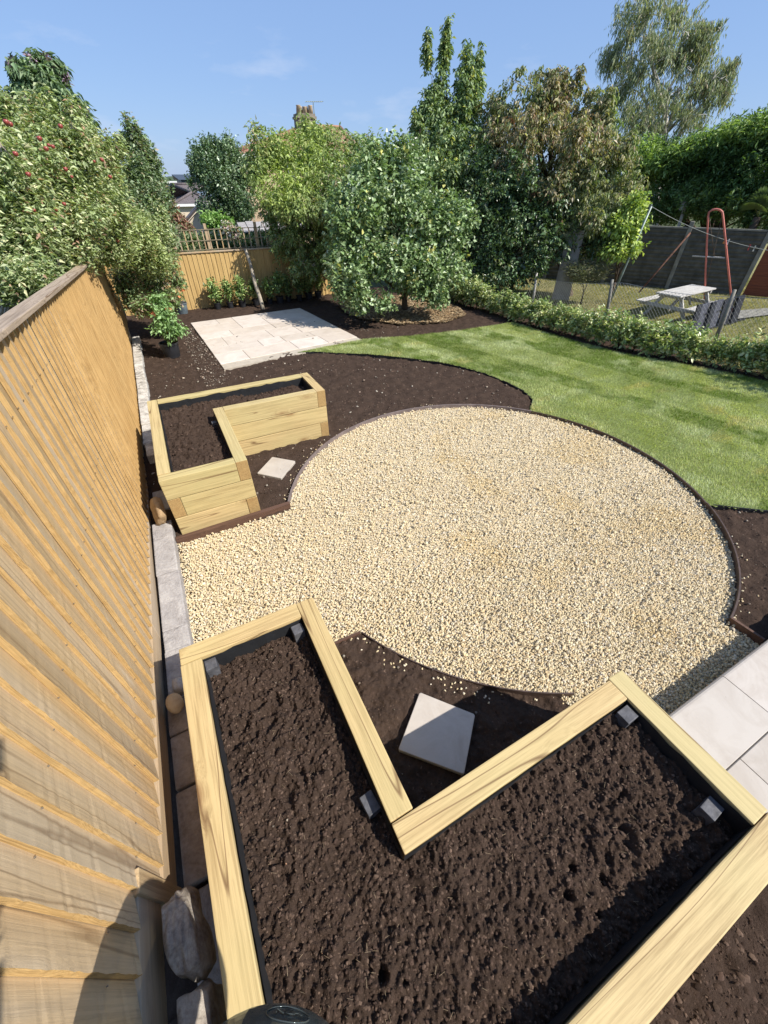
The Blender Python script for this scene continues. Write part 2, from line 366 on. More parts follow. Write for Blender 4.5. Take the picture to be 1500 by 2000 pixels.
M_rock = rock_mat('limestone_rock', (0.10, 0.08, 0.085), (0.36, 0.31, 0.25), (0.55, 0.50, 0.42), 7)
M_kerb = rock_mat('weathered_stone', (0.20, 0.185, 0.18), (0.34, 0.32, 0.31), (0.44, 0.42, 0.40), 6)
M_kerbwhite = rock_mat('pale_stone', (0.10, 0.09, 0.075), (0.50, 0.47, 0.42), (0.66, 0.64, 0.60), 9)
M_cobble = rock_mat('tan_cobble', (0.26, 0.17, 0.09), (0.40, 0.28, 0.16), (0.46, 0.35, 0.22), 4)

# ------------------------------------------------------------------ the ground
CIR = np.array([2.454, 2.324]); CR = 2.046
TEAR = np.array([(2.05, 7.40), (2.35, 7.30), (2.857, 6.92), (3.446, 6.42), (4.037, 5.80), (4.30, 5.36), (4.46, 4.95), (4.53, 4.5), (4.52, 4.1), (4.42, 3.82), (4.20, 3.62)])
def ang(p): return math.atan2(p[1] - CIR[1], p[0] - CIR[0])
a0, a1 = ang((4.225, 1.176)), ang((4.10, 3.52))
ARC_LAWN = np.array([CIR + CR * np.array([math.cos(t), math.sin(t)]) for t in np.linspace(a1, a0, 40)])
LAWN = np.vstack([TEAR, ARC_LAWN, [(4.60, .87), (5.6, .12), (7.6, -1.0), (8.9, 0.4), (8.30, 2.0), (8.13, 2.6), (8.02, 3.0), (7.68, 3.8), (7.27, 4.7), (7.05, 6.28), (6.97, 7.12), (5.58, 7.15), (4.40, 7.28), (3.48, 7.58), (2.7, 7.48)]])
def inpoly(x, y, P):
    r = np.zeros(x.shape, bool); n = len(P)
    for i in range(n):
        x0, y0 = P[i]; x1, y1 = P[(i + 1) % n]
        if y0 == y1: continue
        c = ((y0 > y) != (y1 > y)) & (x < (x1 - x0) * (y - y0) / (y1 - y0) + x0); r ^= c
    return r
def in_gravel(x, y):
    a = (x - CIR[0]) ** 2 + (y - CIR[1]) ** 2 < (CR - .006) ** 2
    a |= (x > -.52) & (x < .60) & (y > 1.40) & (y < 3.05)
    a |= (x > 1.5) & (x < 2.972) & (y > .10) & (y < .60)
    a &= ~((x > .28) & (x < .60) & (y < 1.476))
    a &= ~((x < .56) & (y > 3.05))
    return a
def soilz(x, y, amp=1.0):
    z = .030 * fbm(x * 1.7, y * 1.7, 2, 3) + amp * (.030 * fbm(x * 11, y * 11, 4, 11, .6) + .012 * fbm(x * 45, y * 45, 3, 31, .6))
    return z
def grid_mesh(name, x0, x1, y0, y1, step, zf, mats, keep=None, kind='structure', smooth=True):
    nx, ny = int((x1 - x0) / step) + 1, int((y1 - y0) / step) + 1
    X, Y = np.meshgrid(np.linspace(x0, x1, nx), np.linspace(y0, y1, ny)); Z = zf(X, Y)
    V = np.c_[X.ravel(), Y.ravel(), Z.ravel()]
    i = (np.arange(ny - 1)[:, None] * nx + np.arange(nx - 1)[None]).ravel()
    F = np.c_[i, i + 1, i + nx + 1, i + nx]
    if keep is not None:
        c = V[F].mean(1); F = F[keep(c[:, 0], c[:, 1])]
    return link(name, mesh_np(name, V, F, mats, smooth=smooth), kind=kind)

NOTCH_X0, NOTCH_X1, NOTCH_Y0, NOTCH_Y1 = .28, 1.75, .30, 1.50
def soil_all(x, y):
    z = soilz(x, y) + .004
    lowered = in_gravel(x, y) | inpoly(x, y, LAWN)
    return np.where(lowered, -.09, z)
def in_notch(x, y): return (x > NOTCH_X0) & (x < NOTCH_X1) & (y > NOTCH_Y0) & (y < NOTCH_Y1)
grid_mesh('soil', -.75, 9.4, 3.0, 12.2, .034, soil_all, [M_soil])
grid_mesh('soil', 2.9, 9.4, -1.2, 3.0, .022, soil_all, [M_soil])
grid_mesh('soil', NOTCH_X0, NOTCH_X1, NOTCH_Y0, NOTCH_Y1, .0085, soil_all, [M_soil])
grid_mesh('soil', -.95, 3.0, -1.6, .30, .02, lambda x, y: np.where((x > 1.55) & (y > -.40), -.09, soilz(x, y)), [M_soil], keep=lambda x, y: ~((y > .12) & (x > 1.5)))
grid_mesh('soil', -1.0, -.40, -.4, 3.2, .02, lambda x, y: soilz(x, y) - .02, [M_soil])
# wide ground sheet out to the horizon
mb = MB(); mb.face([(-900, -900, -.12), (900, -900, -.12), (900, 900, -.12), (-900, 900, -.12)])
link('ground', mb.mesh('ground', [M_farland]), kind='structure')

# gravel: bed and loose stones
mb = MB(); pts = [CIR + CR * .998 * np.array([math.cos(t), math.sin(t)]) for t in np.linspace(0, 2 * math.pi, 97)[:-1]]
gme = bpy.data.meshes.new('gravel_bed')
b = MB(); b.face([(p[0], p[1], -.014) for p in pts])
for x0, x1, y0, y1, z in ((-.55, .60, 1.40, 3.05, -.018), (1.45, 2.972, .10, .70, -.018)): b.face([(x0, y0, z), (x1, y0, z), (x1, y1, z), (x0, y1, z)])
link('gravel_bed', b.mesh('gravel_bed', [M_gravelbase]), kind='structure')

def scatter_stones(x, y, z, size, tint, flat=.62, seed=1):
    """irregular eight-faced chips, one per point"""
    r = np.random.default_rng(seed); n = len(x)
    B = np.array([(1, 0, 0), (-1, 0, 0), (0, 1, 0), (0, -1, 0), (0, 0, 1), (0, 0, -1)], float)
    V = B[None] * (1 + .55 * (r.random((n, 6, 1)) - .5)); V = V + .34 * (r.random((n, 6, 3)) - .5)
    V[:, :, 0] *= (.8 + .7 * r.random(n))[:, None]; V[:, :, 2] *= flat * (.7 + .6 * r.random(n))[:, None]
    a = r.random(n) * 6.283; t1 = (r.random(n) - .5) * 1.1; t2 = (r.random(n) - .5) * 1.1
    def rot(V, ax, bx, an):
        c, s = np.cos(an)[:, None], np.sin(an)[:, None]; A, Bv = V[:, :, ax].copy(), V[:, :, bx].copy()
        V[:, :, ax] = A * c - Bv * s; V[:, :, bx] = A * s + Bv * c
    rot(V, 0, 2, t1); rot(V, 1, 2, t2); rot(V, 0, 1, a)
    V = V * (size / 2)[:, None, None] + np.c_[x, y, z][:, None, :]
    T = np.array([(0, 2, 4), (2, 1, 4), (1, 3, 4), (3, 0, 4), (2, 0, 5), (1, 2, 5), (3, 1, 5), (0, 3, 5)])
    F = (T[None] + (np.arange(n) * 6)[:, None, None]).reshape(-1, 3)
    return V.reshape(-1, 3), F, np.repeat(tint, 8, axis=0)
def scatter_caps(x, y, z, size, tint, seed=1, plain=False):
    r = np.random.default_rng(seed); n = len(x); a = (np.arange(5) / 5 * 6.283)[None] + (r.random((n, 5)) - .5) * .7 + r.random((n, 1)) * 6.283
    rad = (.75 + .5 * r.random((n, 5))) * size[:, None] / 2; el_ = .75 + .6 * r.random((n, 1)); ph = r.random((n, 1)) * 6.283
    X = np.cos(a) * rad; Y = np.sin(a) * rad; c, s_ = np.cos(ph), np.sin(ph); u = (X * c + Y * s_) * el_; w_ = (-X * s_ + Y * c) / el_; X, Y = u * c - w_ * s_, u * s_ + w_ * c
    tx, ty = (r.random((n, 1)) - .5) * .62, (r.random((n, 1)) - .5) * .62; Zr = X * tx + Y * ty - size[:, None] * .22
    if plain:       # stones too far off to show their facets: a ring and one blunt top
        V = np.concatenate([np.stack([X, Y, Zr], 2), np.stack([X.mean(1, keepdims=True), Y.mean(1, keepdims=True), size[:, None] * .20 * (.7 + .6 * r.random((n, 1)))], 2)], 1) + np.c_[x, y, z][:, None, :]
        T = np.array([(i, (i + 1) % 5, 5) for i in range(5)]); F = (T[None] + (np.arange(n) * 6)[:, None, None]).reshape(-1, 3); return V.reshape(-1, 3), F, np.repeat(tint, 5, axis=0)
    top = np.stack([X * .45 * (.8 + .4 * r.random((n, 5))), Y * .45 * (.8 + .4 * r.random((n, 5))), X * .45 * tx + Y * .45 * ty + size[:, None] * .20 * (.7 + .6 * r.random((n, 5)))], 2)
    ring = np.stack([X, Y, Zr], 2); V = np.concatenate([ring, top], 1) + np.c_[x, y, z][:, None, :]
    T = [(i, (i + 1) % 5, 5 + (i + 1) % 5) for i in range(5)] + [(i, 5 + (i + 1) % 5, 5 + i) for i in range(5)] + [(5, 6, 7), (5, 7, 8), (5, 8, 9)]
    T = np.array(T); F = (T[None] + (np.arange(n) * 10)[:, None, None]).reshape(-1, 3); return V.reshape(-1, 3), F, np.repeat(tint, len(T), axis=0)
def pick(r, n, pal, w=None, jit=.12):
    pal = np.array(pal); i = r.choice(len(pal), n, p=w); return np.clip(pal[i] * (1 + jit * r.standard_normal((n, 1))) , .005, .9)
GP = [(0.545, 0.45, 0.28), (0.575, 0.49, 0.325), (0.53, 0.415, 0.245), (0.59, 0.525, 0.40), (0.47, 0.35, 0.20), (0.54, 0.47, 0.37), (0.60, 0.47, 0.28)]
GW = [.30, .28, .14, .14, .05, .04, .05]
r = np.random.default_rng(5)
gs = .0122
gx, gy = np.meshgrid(np.arange(-.5, 4.55, gs), np.arange(.1, 4.4, gs)); gx = gx.ravel() + (r.random(gx.size) - .5) * gs * 1.3; gy = gy.ravel() + (r.random(gy.size) - .5) * gs * 1.3
k = in_gravel(gx, gy) & ~((gx < 1.49) & (gy < .33)); gx, gy = gx[k], gy[k]
sz = .0105 + .0095 * r.random(len(gx)) ** 1.6; top = r.random(len(gx)) * .006 + .012 * fbm(gx * 2.2, gy * 2.2, 3, 5)
tn = pick(r, len(gx), GP, GW)
w = np.clip(fbm(gx * 1.6 + 4, gy * 1.6, 4, 77) * 2.6 - .55, 0, .7)[:, None]; tn = tn * (1 - w * np.array([.08, .16, .34]))   # damp ochre patches
nearg = gy < 1.75; V, F, T = scatter_caps(gx[nearg], gy[nearg], top[nearg] - .002, sz[nearg], tn[nearg], 3); Vb, Fb, Tb = scatter_caps(gx[~nearg], gy[~nearg], top[~nearg] - .002, sz[~nearg], tn[~nearg], 6, True)
F = np.vstack([F, Fb + len(V)]); V = np.vstack([V, Vb]); T = np.vstack([T, Tb])
n2 = 12000; x2 = r.random(n2) * 5 - .5; y2 = r.random(n2) * 4.3 + .1; k = in_gravel(x2, y2) & ~((x2 < 1.49) & (y2 < .33)); x2, y2 = x2[k], y2[k]
V2, F2, T2 = scatter_caps(x2, y2, .014 + .008 * r.random(len(x2)), .014 + .012 * r.random(len(x2)) ** 2, pick(r, len(x2), GP, GW), 4)
g = link('gravel', mesh_np('gravel', np.vstack([V, V2]), np.vstack([F, F2 + len(V)]), [M_stone], np.vstack([T, T2])), kind='stuff')
tag(g, 'pale honey coloured gravel filling the circle and the path', 'gravel')

r = np.random.default_rng(15); n3 = 420; t3 = r.random(n3) * 6.283; q3 = CR + .015 + np.abs(r.standard_normal(n3)) * .045; x3, y3 = CIR[0] + q3 * np.cos(t3), CIR[1] + q3 * np.sin(t3)
k = ~inpoly(x3, y3, LAWN) & ~in_gravel(x3, y3) & ~((x3 < 1.52) & (y3 < .36)) & (y3 > .2) & ~((x3 < .32) & (y3 < 1.5)); x3, y3 = x3[k], y3[k]
V3, F3, T3 = scatter_caps(x3, y3, soilz(x3, y3) + .008, .010 + .008 * r.random(len(x3)), pick(r, len(x3), GP, GW), 16)
o = link('stray_gravel', mesh_np('stray_gravel', V3, F3, [M_stone], T3), kind='stuff'); tag(o, 'stray gravel chips scattered on the soil just outside the circle edging', 'gravel')
# clods and small stones over the bare soil
def scatter_soil(name, label, cat, n, x0, x1, y0, y1, smin, smax, pal, keep, seed, zoff=0.0, zf=None, mat=M_clod, flat=.7, w=None):
    r = np.random.default_rng(seed); x = x0 + r.random(n) * (x1 - x0); y = y0 + r.random(n) * (y1 - y0)
    k = keep(x, y); x, y = x[k], y[k]; s = smin + (smax - smin) * r.random(len(x)) ** 4
    z = (zf or (lambda a, c: soilz(a, c) + .004))(x, y) + zoff
    V, F, T = scatter_caps(x, y, z, s * 1.1, pick(r, len(x), pal, w, .2), seed, True) if name == 'soil_clods' else scatter_stones(x, y, z, s, pick(r, len(x), pal, w, .2), flat, seed)
    o = link(name, mesh_np(name, V, F, [mat], T), kind='stuff'); tag(o, label, cat); return o
SP = [(0.052, 0.034, 0.026), (0.064, 0.042, 0.032), (0.042, 0.028, 0.021), (0.086, 0.058, 0.043), (0.094, 0.064, 0.047)]
baresoil = lambda x, y: ~in_gravel(x, y) & ~inpoly(x, y, LAWN)
scatter_soil('soil_clods', 'loose dark crumbs of soil over the planting beds', 'soil', 22000, -.45, 5.2, 3.1, 9, .008, .045, SP, baresoil, 21, mat=M_clod)
scatter_soil('soil_clods', 'dark soil crumbs in the notch of the near raised bed', 'soil', 4500, .3, 1.75, .33, 1.48, .005, .022, SP, baresoil, 22)
scatter_soil('soil_clods', 'dark soil crumbs between the gravel circle and the lower patio', 'soil', 4500, 2.98, 6, .12, 1.4, .008, .035, SP, baresoil, 23)
scatter_soil('soil_clods', 'dark soil crumbs outside the front of the near raised bed', 'soil', 3500, 0.4, 2.0, -1.2, -.42, .006, .03, SP, lambda x, y: x < 1.5, 24)
STP = [(0.24, 0.20, 0.155), (0.34, 0.30, 0.245), (0.17, 0.14, 0.11), (0.20, 0.15, 0.115), (0.14, 0.115, 0.095)]
scatter_soil('soil_stones', 'small pale stones scattered through the back planting bed', 'stones', 1100, -.42, 4.6, 3.2, 9, .008, .045, STP, baresoil, 31, .006, mat=M_stone)
scatter_soil('soil_stones', 'strip of small stones in the soil beside the far patio', 'stones', 900, .15, .72, 6.6, 10.4, .012, .05, STP, lambda x, y: np.abs(x - (.50 - (y - 7) * .02)) < .2, 32, .006, mat=M_stone)
scatter_soil('soil_stones', 'few pale flints in the soil right of the gravel circle', 'stones', 130, 3.0, 5.0, .15, 1.3, .008, .03, STP, baresoil, 33, .006, mat=M_stone)
scatter_soil('soil_stones', 'few tiny stones in the notch soil beside the loose paving slab', 'stones', 60, .4, 1.6, .5, 1.45, .006, .03, STP, baresoil, 34, .006, mat=M_stone)

# ------------------------------------------------------------------ lawn
def lawn_z(x, y): return .030 + .02 * fbm(x * .9, y * .9, 3, 61)
grid_mesh('lawn', 2.0, 9.0, -1.1, 7.7, .035, lawn_z, [M_turf], keep=lambda x, y: inpoly(x, y, LAWN))
def blades(name, label, n, poly, bbox, zf, hmin, hmax, wid, palf, seed, lean=.5):
    r = np.random.default_rng(seed); x = bbox[0] + r.random(n) * (bbox[1] - bbox[0]); y = bbox[2] + r.random(n) * (bbox[3] - bbox[2])
    k = poly(x, y); x, y = x[k], y[k]; n = len(x); z = zf(x, y)
    # lean follows a slowly turning nap so the turf looks brushed
    nap = 6.28 * (fbm(x * 1.2, y * 1.2, 3, seed + 1) * 1.5) ; a = nap + r.standard_normal(n) * .9
    h = hmin + (hmax - hmin) * r.random(n); L = h * lean * (0.5 + r.random(n)); f = r.random(n) * 6.283
    dx, dy = np.cos(f) * wid / 2, np.sin(f) * wid / 2
    V = np.stack([np.c_[x - dx, y - dy, z - .004], np.c_[x + dx, y + dy, z - .004], np.c_[x + np.cos(a) * L, y + np.sin(a) * L, z + h]], 1).reshape(-1, 3)
    F = np.arange(3 * n).reshape(-1, 3)
    o = link(name, mesh_np(name, V, F, [M_grass], palf(r, x, y)), kind='stuff'); tag(o, label, 'grass'); return o
def turf_tint(r, x, y):
    # laid turf: strips about 0.4 m wide, each roll its own green
    u = (x + .28 * y); v = y - .28 * x; sx = np.floor(u / .42).astype(int); sy = np.floor(v / 1.9 + sx * .47).astype(int)
    hsh = _hash(sx, sy, 9); wl_ = fbm(x * 2.4, y * 2.4, 4, 71) + .5 * fbm(x * 9, y * 9, 3, 72)
    g = np.array([.46, .50, .22]); d = np.array([.15, .225, .03]); yel = np.array([.60, .53, .26]); pal = np.array([.56, .60, .36])
    t = np.clip((hsh > .60) * .85 * (.6 + 1.2 * np.clip(wl_ + .4, 0, 1)) + wl_ * .6, 0, 1)[:, None]; c = g * (1 - t) + d * t
    p = np.clip(fbm(x * 4, y * 4, 3, 73) * 1.6 + (hsh < .3) * .45, 0, 1)[:, None]; c = c * (1 - p) + pal * p
    q = np.clip(fbm(x * 1.4, y * 3.2, 4, 74) * 3.4 - .85, 0, .75)[:, None]; c = c * (1 - q) + yel * q
    dry = (r.random(len(x)) < .06)[:, None]; c = np.where(dry, np.array([.30, .26, .13]), c)
    return c * (1 + .26 * r.standard_normal((len(x), 1))).clip(.4, 1.8)
blades('grass', 'freshly laid green turf blades covering the curved lawn', 620000, lambda x, y: inpoly(x, y, LAWN), (2.0, 9.0, -1.0, 7.7), lawn_z, .012, .034, .0055, turf_tint, 41, .7)

# neighbour's dry lawn beyond the hedge
def nb_z(x, y): return .01 + .02 * fbm(x * .7, y * .7, 3, 81)
NBP = np.array([(8.9, -2), (8.6, 2.0), (8.2, 3.8), (7.9, 5.2), (7.7, 7.2), (7.9, 12.5), (30, 12.5), (30, -2)])
grid_mesh('neighbour_lawn', 7.4, 30, -2, 12.5, .12, nb_z, [M_drygrass], keep=lambda x, y: inpoly(x, y, NBP))
def dry_tint(r, x, y):
    g = np.array([.22, .24, .08]); d = np.array([.40, .35, .18]); t = np.clip(.45 + fbm(x * 1.1, y * 1.1, 4, 91) * 1.3 + .3 * r.standard_normal(len(x)), 0, 1)[:, None]
    return (g * (1 - t) + d * t) * (1 + .2 * r.standard_normal((len(x), 1))).clip(.4, 1.6)
blades('grass', 'patchy dry neighbouring grass behind the low hedge', 170000, lambda x, y: inpoly(x, y, NBP), (7.6, 17.5, 0, 12.5), nb_z, .015, .06, .011, dry_tint, 43, .8)

# steel edging ribbons -------------------------------------------------------
def ribbon(name, pts, z0, z1, th, mat, label, cat='edging'):
    pts = [np.array(p[:2], float) for p in pts]; m = MB(); n = len(pts); L = []; R = []
    for i, p in enumerate(pts):
        d = pts[min(i + 1, n - 1)] - pts[max(i - 1, 0)]; d /= np.linalg.norm(d); q = np.array([-d[1], d[0]]) * th / 2; L.append(p + q); R.append(p - q)
    for i in range(n - 1):
        a, b_, c, d = L[i], L[i + 1], R[i + 1], R[i]
        m.face([(*d, z1), (*c, z1), (*b_, z1), (*a, z1)]); m.face([(*a, z0), (*a, z1), (*b_, z1), (*b_, z0)]); m.face([(*d, z1), (*d, z0), (*c, z0), (*c, z1)])
    m.face([(*L[0], z0), (*R[0], z0), (*R[0], z1), (*L[0], z1)]); m.face([(*L[-1], z0), (*L[-1], z1), (*R[-1], z1), (*R[-1], z0)])
    o = link(name, m.mesh(name, [mat])); tag(o, label, cat); return o
def arc(a, b_, n=40): return [CIR + CR * np.array([math.cos(t), math.sin(t)]) for t in np.linspace(a, b_, n)]
aL, aT = ang((.566, 3.10)), ang((4.10, 3.52)); aR = ang((2.97, .35))
M_steel = simple('brown_steel', (0.075, 0.05, 0.04), .5, .4, 0.2, .3, vs=14)
M_steelgrey = simple('weathered_edging', (0.17, 0.135, 0.125), .6, .3, 0.0, .25, vs=14)
ribbon('edging', arc(aL, aT, 40), -.03, .045, .016, M_steelgrey, 'brown edging curving between the gravel circle and the back soil bed')
ribbon('edging', arc(aT, ang((4.225, 1.176)), 34)[0:], -.03, .042, .014, M_steel, 'dark edging between the gravel circle and the lawn')
ribbon('edging', arc(ang((4.225, 1.176)), aR, 24), -.03, .050, .012, M_steel, 'springy edging bowed between gravel and the right hand soil')
ribbon('edging', [(2.972, .345), (2.985, .14)], -.03, .055, .02, M_edging, 'short brown edging board from the circle to the lower patio')
ribbon('edging', arc(ang((.58, 1.474)), ang((1.56, .47)), 20), -.03, .032, .008, M_steel, 'thin edging between gravel and the notch of the near bed')
ribbon('edging', [(.30, 1.48), (.578, 1.478)], -.03, .040, .014, M_edging, 'short edging from the near bed corner to the circle edge')
ribbon('edging', [(-.46, 3.065), (.575, 3.095)], -.03, .055, .045, M_edging, 'brown timber edging along the foot of the far raised bed')
ribbon('edging', TEAR, -.03, .028, .010, M_liner, 'black edging on the teardrop curve between lawn and back soil')
ribbon('edging', [(4.23, 1.172), (4.60, .87), (5.6, .12)], -.03, .030, .010, M_liner, 'black edging between the lawn and the right hand soil')

# ------------------------------------------------------------------ patios and loose slabs
def patio(name, label, quad, rows, z0, z1, gap, mat, seed, cat='patio', mats_edge=None):
    """slabs laid row by row inside a four-cornered outline (q0 q1 far side, q3 q2 near side)"""
    root = thing(name, label, cat, (0, 0, 0)); q0, q1, q2, q3 = [np.array(q, float) for q in quad]
    def P(u, v): return (q0 * (1 - u) + q1 * u) * (1 - v) + (q3 * (1 - u) + q2 * u) * v
    rr = random.Random(seed); W = np.linalg.norm(q1 - q0); D = np.linalg.norm(q3 - q0); v = 0.0
    for hgt, widths in rows:
        v1 = min(1.0, v + hgt / D); u = 0.0
        for w in widths:
            u1 = min(1.0, u + w / W)
            if u1 > .985: u1 = 1.0
            c = P((u + u1) / 2, (v + v1) / 2); m = MB(); gu, gv = gap / W / 2, gap / D / 2
            A, B_, C_, D_ = P(u + gu, v1 - gv), P(u1 - gu, v1 - gv), P(u1 - gu, v + gv), P(u + gu, v + gv)
            zz = z1 + rr.uniform(-.0015, .0015); bev = .004
            tp = [A, B_, C_, D_]; inn = [t + (c - t) * (bev / max(.1, np.linalg.norm(c - t))) for t in tp]
            m.face([(*(t - c), zz) for t in inn]);
            for i in range(4):
                j = (i + 1) % 4; m.face([(*(tp[i] - c), zz - .004), (*(tp[j] - c), zz - .004), (*(inn[j] - c), zz), (*(inn[i] - c), zz)])
                m.face([(*(tp[i] - c), z0), (*(tp[j] - c), z0), (*(tp[j] - c), zz - .004), (*(tp[i] - c), zz - .004)])
            link('slab', m.mesh('slab', [mat]), root, (c[0], c[1], 0)); u = u1
            if u >= 1: break
        v = v1
        if v >= .999: break
    m = MB(); e = .003
    c = (q0 + q2) / 2; qq = [q + (c - q) * .004 for q in (q3, q2, q1, q0)]
    m.face([(*q, z1 - .008) for q in qq])
    for i in range(4): m.face([(*qq[i], z0 - .05), (*qq[(i + 1) % 4], z0 - .05), (*qq[(i + 1) % 4], z1 - .008), (*qq[i], z1 - .008)])
    link('mortar_bed', m.mesh('mortar_bed', [M_mortar]), root)
    return root
M_mortar = simple('mortar', (0.42, 0.37, 0.30), .9, .1, bmp=.3)
patio('patio', 'square patio of pale limestone slabs near the back fence', [(.56, 10.47), (3.17, 10.63), (3.45, 7.49), (.69, 7.16)],
      [(.42, [.55, .35, .9, .85]), (.62, [.9, .6, .9, .5]), (.42, [.6, .9, .6, .6]), (.62, [.35, .9, .6, .9]), (.42, [.9, .45, .6, .9]), (.55, [.5, .9, .6, .9])], -.02, .035, .006, M_slab, 4)
root = thing('patio', 'raised pale slab patio beside the near raised bed', 'patio', (0, 0, 0))
xs = [1.500, 1.86, 2.338, 2.94, 3.54, 4.14, 4.74, 5.34]
def slab(root, x0, x1, y0, y1, z1, bull=False):
    m = MB(); g_ = .0025; X0, X1, Y0, Y1 = x0 + g_, x1 - g_, y0 + g_, y1 - (0 if bull else g_); cx_, cy_ = (x0 + x1) / 2, (y0 + y1) / 2
    prof = [(Y1, z1 - .05), (Y1, z1 - .020), (Y1 - .004, z1 - .009), (Y1 - .012, z1 - .002), (Y1 - .022, z1)] if bull else [(Y1, z1 - .03), (Y1, z1 - .003), (Y1 - .003, z1)]
    prof += [(Y0 + .003, z1), (Y0, z1 - .003), (Y0, z1 - .04)]
    for i in range(len(prof) - 1):
        (ya, za), (yb, zb) = prof[i], prof[i + 1]; m.face([(X1 - cx_, ya - cy_, za), (X0 - cx_, ya - cy_, za), (X0 - cx_, yb - cy_, zb), (X1 - cx_, yb - cy_, zb)])
    m.face([(X0 - cx_, a - cy_, b_) for a, b_ in prof[::-1]]); m.face([(X1 - cx_, a - cy_, b_) for a, b_ in prof])
    link('slab', m.mesh('slab', [M_slabnear]), root, (cx_, cy_, 0))
PZ = .18
for (a, b_) in ((1.502, 2.335), (2.335, 3.235), (3.235, 4.135), (4.135, 5.035)): slab(root, a, b_, -.178, .124, PZ, True)
for (a, b_) in ((1.502, 1.95), (1.95, 2.85), (2.85, 3.75), (3.75, 4.65)): slab(root, a, b_, -.410, -.178, PZ)
m = MB(); m.box((1.506, -.404, -.05), (5.03, .112, PZ - .012)); link('mortar_bed', m.mesh('mortar_bed', [M_mortar]), root)
def loose_slab(corners, z, th, label):
    c = sum(np.array(p) for p in corners) / 4; root_pts = [np.array(p) - c for p in corners]; m = MB()
    pts = []                                   # clipped corners
    for i, p in enumerate(root_pts):
        q0_, q1_ = root_pts[i - 1], root_pts[(i + 1) % 4]
        for q in (q0_, q1_): d = q - p; pts.append(p + d / np.linalg.norm(d) * .008)
    ins = [p * .982 for p in pts]; n = len(pts)
    m.face([(*p, th) for p in ins]); m.face([(*p, 0) for p in pts[::-1]])
    for i in range(n):
        j = (i + 1) % n; m.face([(*pts[i], th - .004), (*pts[j], th - .004), (*ins[j], th), (*ins[i], th)]); m.face([(*pts[i], 0), (*pts[j], 0), (*pts[j], th - .004), (*pts[i], th - .004)])
    o = link('paving_slab', m.mesh('paving_slab', [M_slabnear]), None, (c[0], c[1], z)); tag(o, label, 'slab', 'loose stepping slabs in the soil')
ccw = lambda L: [L[3], L[2], L[1], L[0]] 
loose_slab(ccw([(.725, .925), (.945, .660), (.702, .440), (.452, .706)]), .012, .028, 'square pale slab half shaded in the notch of the near raised bed')
loose_slab(ccw([(.658, 4.029), (.865, 3.822), (.629, 3.561), (.422, 3.778)]), .008, .028, 'sunlit square slab in the soil beside the far raised bed')

# ------------------------------------------------------------------ raised beds
def sleeper(root, x0, x1, y0, y1, z0, z1, seed):
    lx, ly = x1 - x0, y1 - y0; r_ = random.Random(seed)
    if lx >= ly: L, Wd, rz = lx, ly, 0.0
    else: L, Wd, rz = ly, lx, math.pi / 2
    me = bevelled_box('sleeper', L - .004, Wd - .001 + r_.uniform(-.001, .001), (z1 - z0) - .005, [M_sleeper, M_endgrain], .005, .0012, seed, 6)
    me.polygons.foreach_set('material_index', [1 if abs(p.normal.x) > .9 else 0 for p in me.polygons])
    return link('sleeper', me, root, ((x0 + x1) / 2 + r_.uniform(-.001, .001), (y0 + y1) / 2 + r_.uniform(-.001, .001), (z0 + z1) / 2), (0, 0, rz + (math.pi if r_.random() < .5 else 0)))
w = .1
near_a = [(-.43, .20, 1.375, 1.475), (.20, .30, .335, 1.475), (.20, 1.400, .235, .335), (1.400, 1.497, -.300, .345), (-.43, 1.497, -.410, -.300), (-.43, -.33, -.300, 1.375)]
near_b = [(-.33, .30, 1.375, 1.475), (.20, .30, .235, 1.375), (.30, 1.497, .235, .335), (1.397, 1.497, -.410, .235), (-.43, 1.397, -.410, -.300), (-.43, -.33, -.300, 1.475)]
far_a = [(-.41, .20, 3.14, 3.24), (.20, .30, 3.14, 4.34), (.30, 1.34, 4.24, 4.34), (1.34, 1.44, 4.24, 4.87), (-.31, 1.34, 4.77, 4.87), (-.41, -.31, 3.24, 4.87)]
far_b = [(-.31, .30, 3.14, 3.24), (.20, .30, 3.24, 4.24), (.20, 1.44, 4.24, 4.34), (1.34, 1.44, 4.34, 4.77), (-.31, 1.44, 4.77, 4.87), (-.41, -.31, 3.14, 4.77)]
def raised_bed(label, la, lb, seed, inner, soil_z, poly, outlines, step, clods):
    root = thing('raised_bed', label, 'raised bed', (0, 0, 0), 0, 'sleeper raised beds'); s = seed
    for course, runs in enumerate((la, lb, la)):
        for q in runs: s += 1; sleeper(root, *q, course * .2, (course + 1) * .2, s)
    # black membrane stapled round the inside
    m = MB(); r_ = random.Random(seed); n = len(inner); 
    for i in range(n):
        a, b_ = np.array(inner[i]), np.array(inner[(i + 1) % n]); k = max(2, int(np.linalg.norm(b_ - a) / .05)); d = (b_ - a) / np.linalg.norm(b_ - a); nn = np.array([-d[1], d[0]])
        P = [a + (b_ - a) * t / k + nn * (.003 + .003 * abs(math.sin(t * 1.7 + i)) * (0 < t < k)) for t in range(k + 1)]
        tz = [.580 + r_.uniform(-.006, .006) for _ in P]
        for t in range(k): m.face([(*P[t], .30), (*P[t + 1], .30), (*P[t + 1], tz[t + 1]), (*P[t], tz[t])])
    link('liner', m.mesh('liner', [M_liner], True), root)
    for (px, py, pz, sx, sy, rz) in poly:
        me = bevelled_box('inner_post', .055 if not sx else sx, .05 if not sy else sy, pz - .1, [M_stakepost], .003)
        link('inner_post', me, root, (px, py, (pz + .1) / 2), (0, 0, rz))
    return root
near_inner = [(-.33, -.30), (1.40, -.30), (1.40, .235), (.20, .235), (.20, 1.375), (-.33, 1.375)]
far_inner = [(-.31, 3.24), (.20, 3.24), (.20, 4.34), (1.34, 4.34), (1.34, 4.77), (-.31, 4.77)]
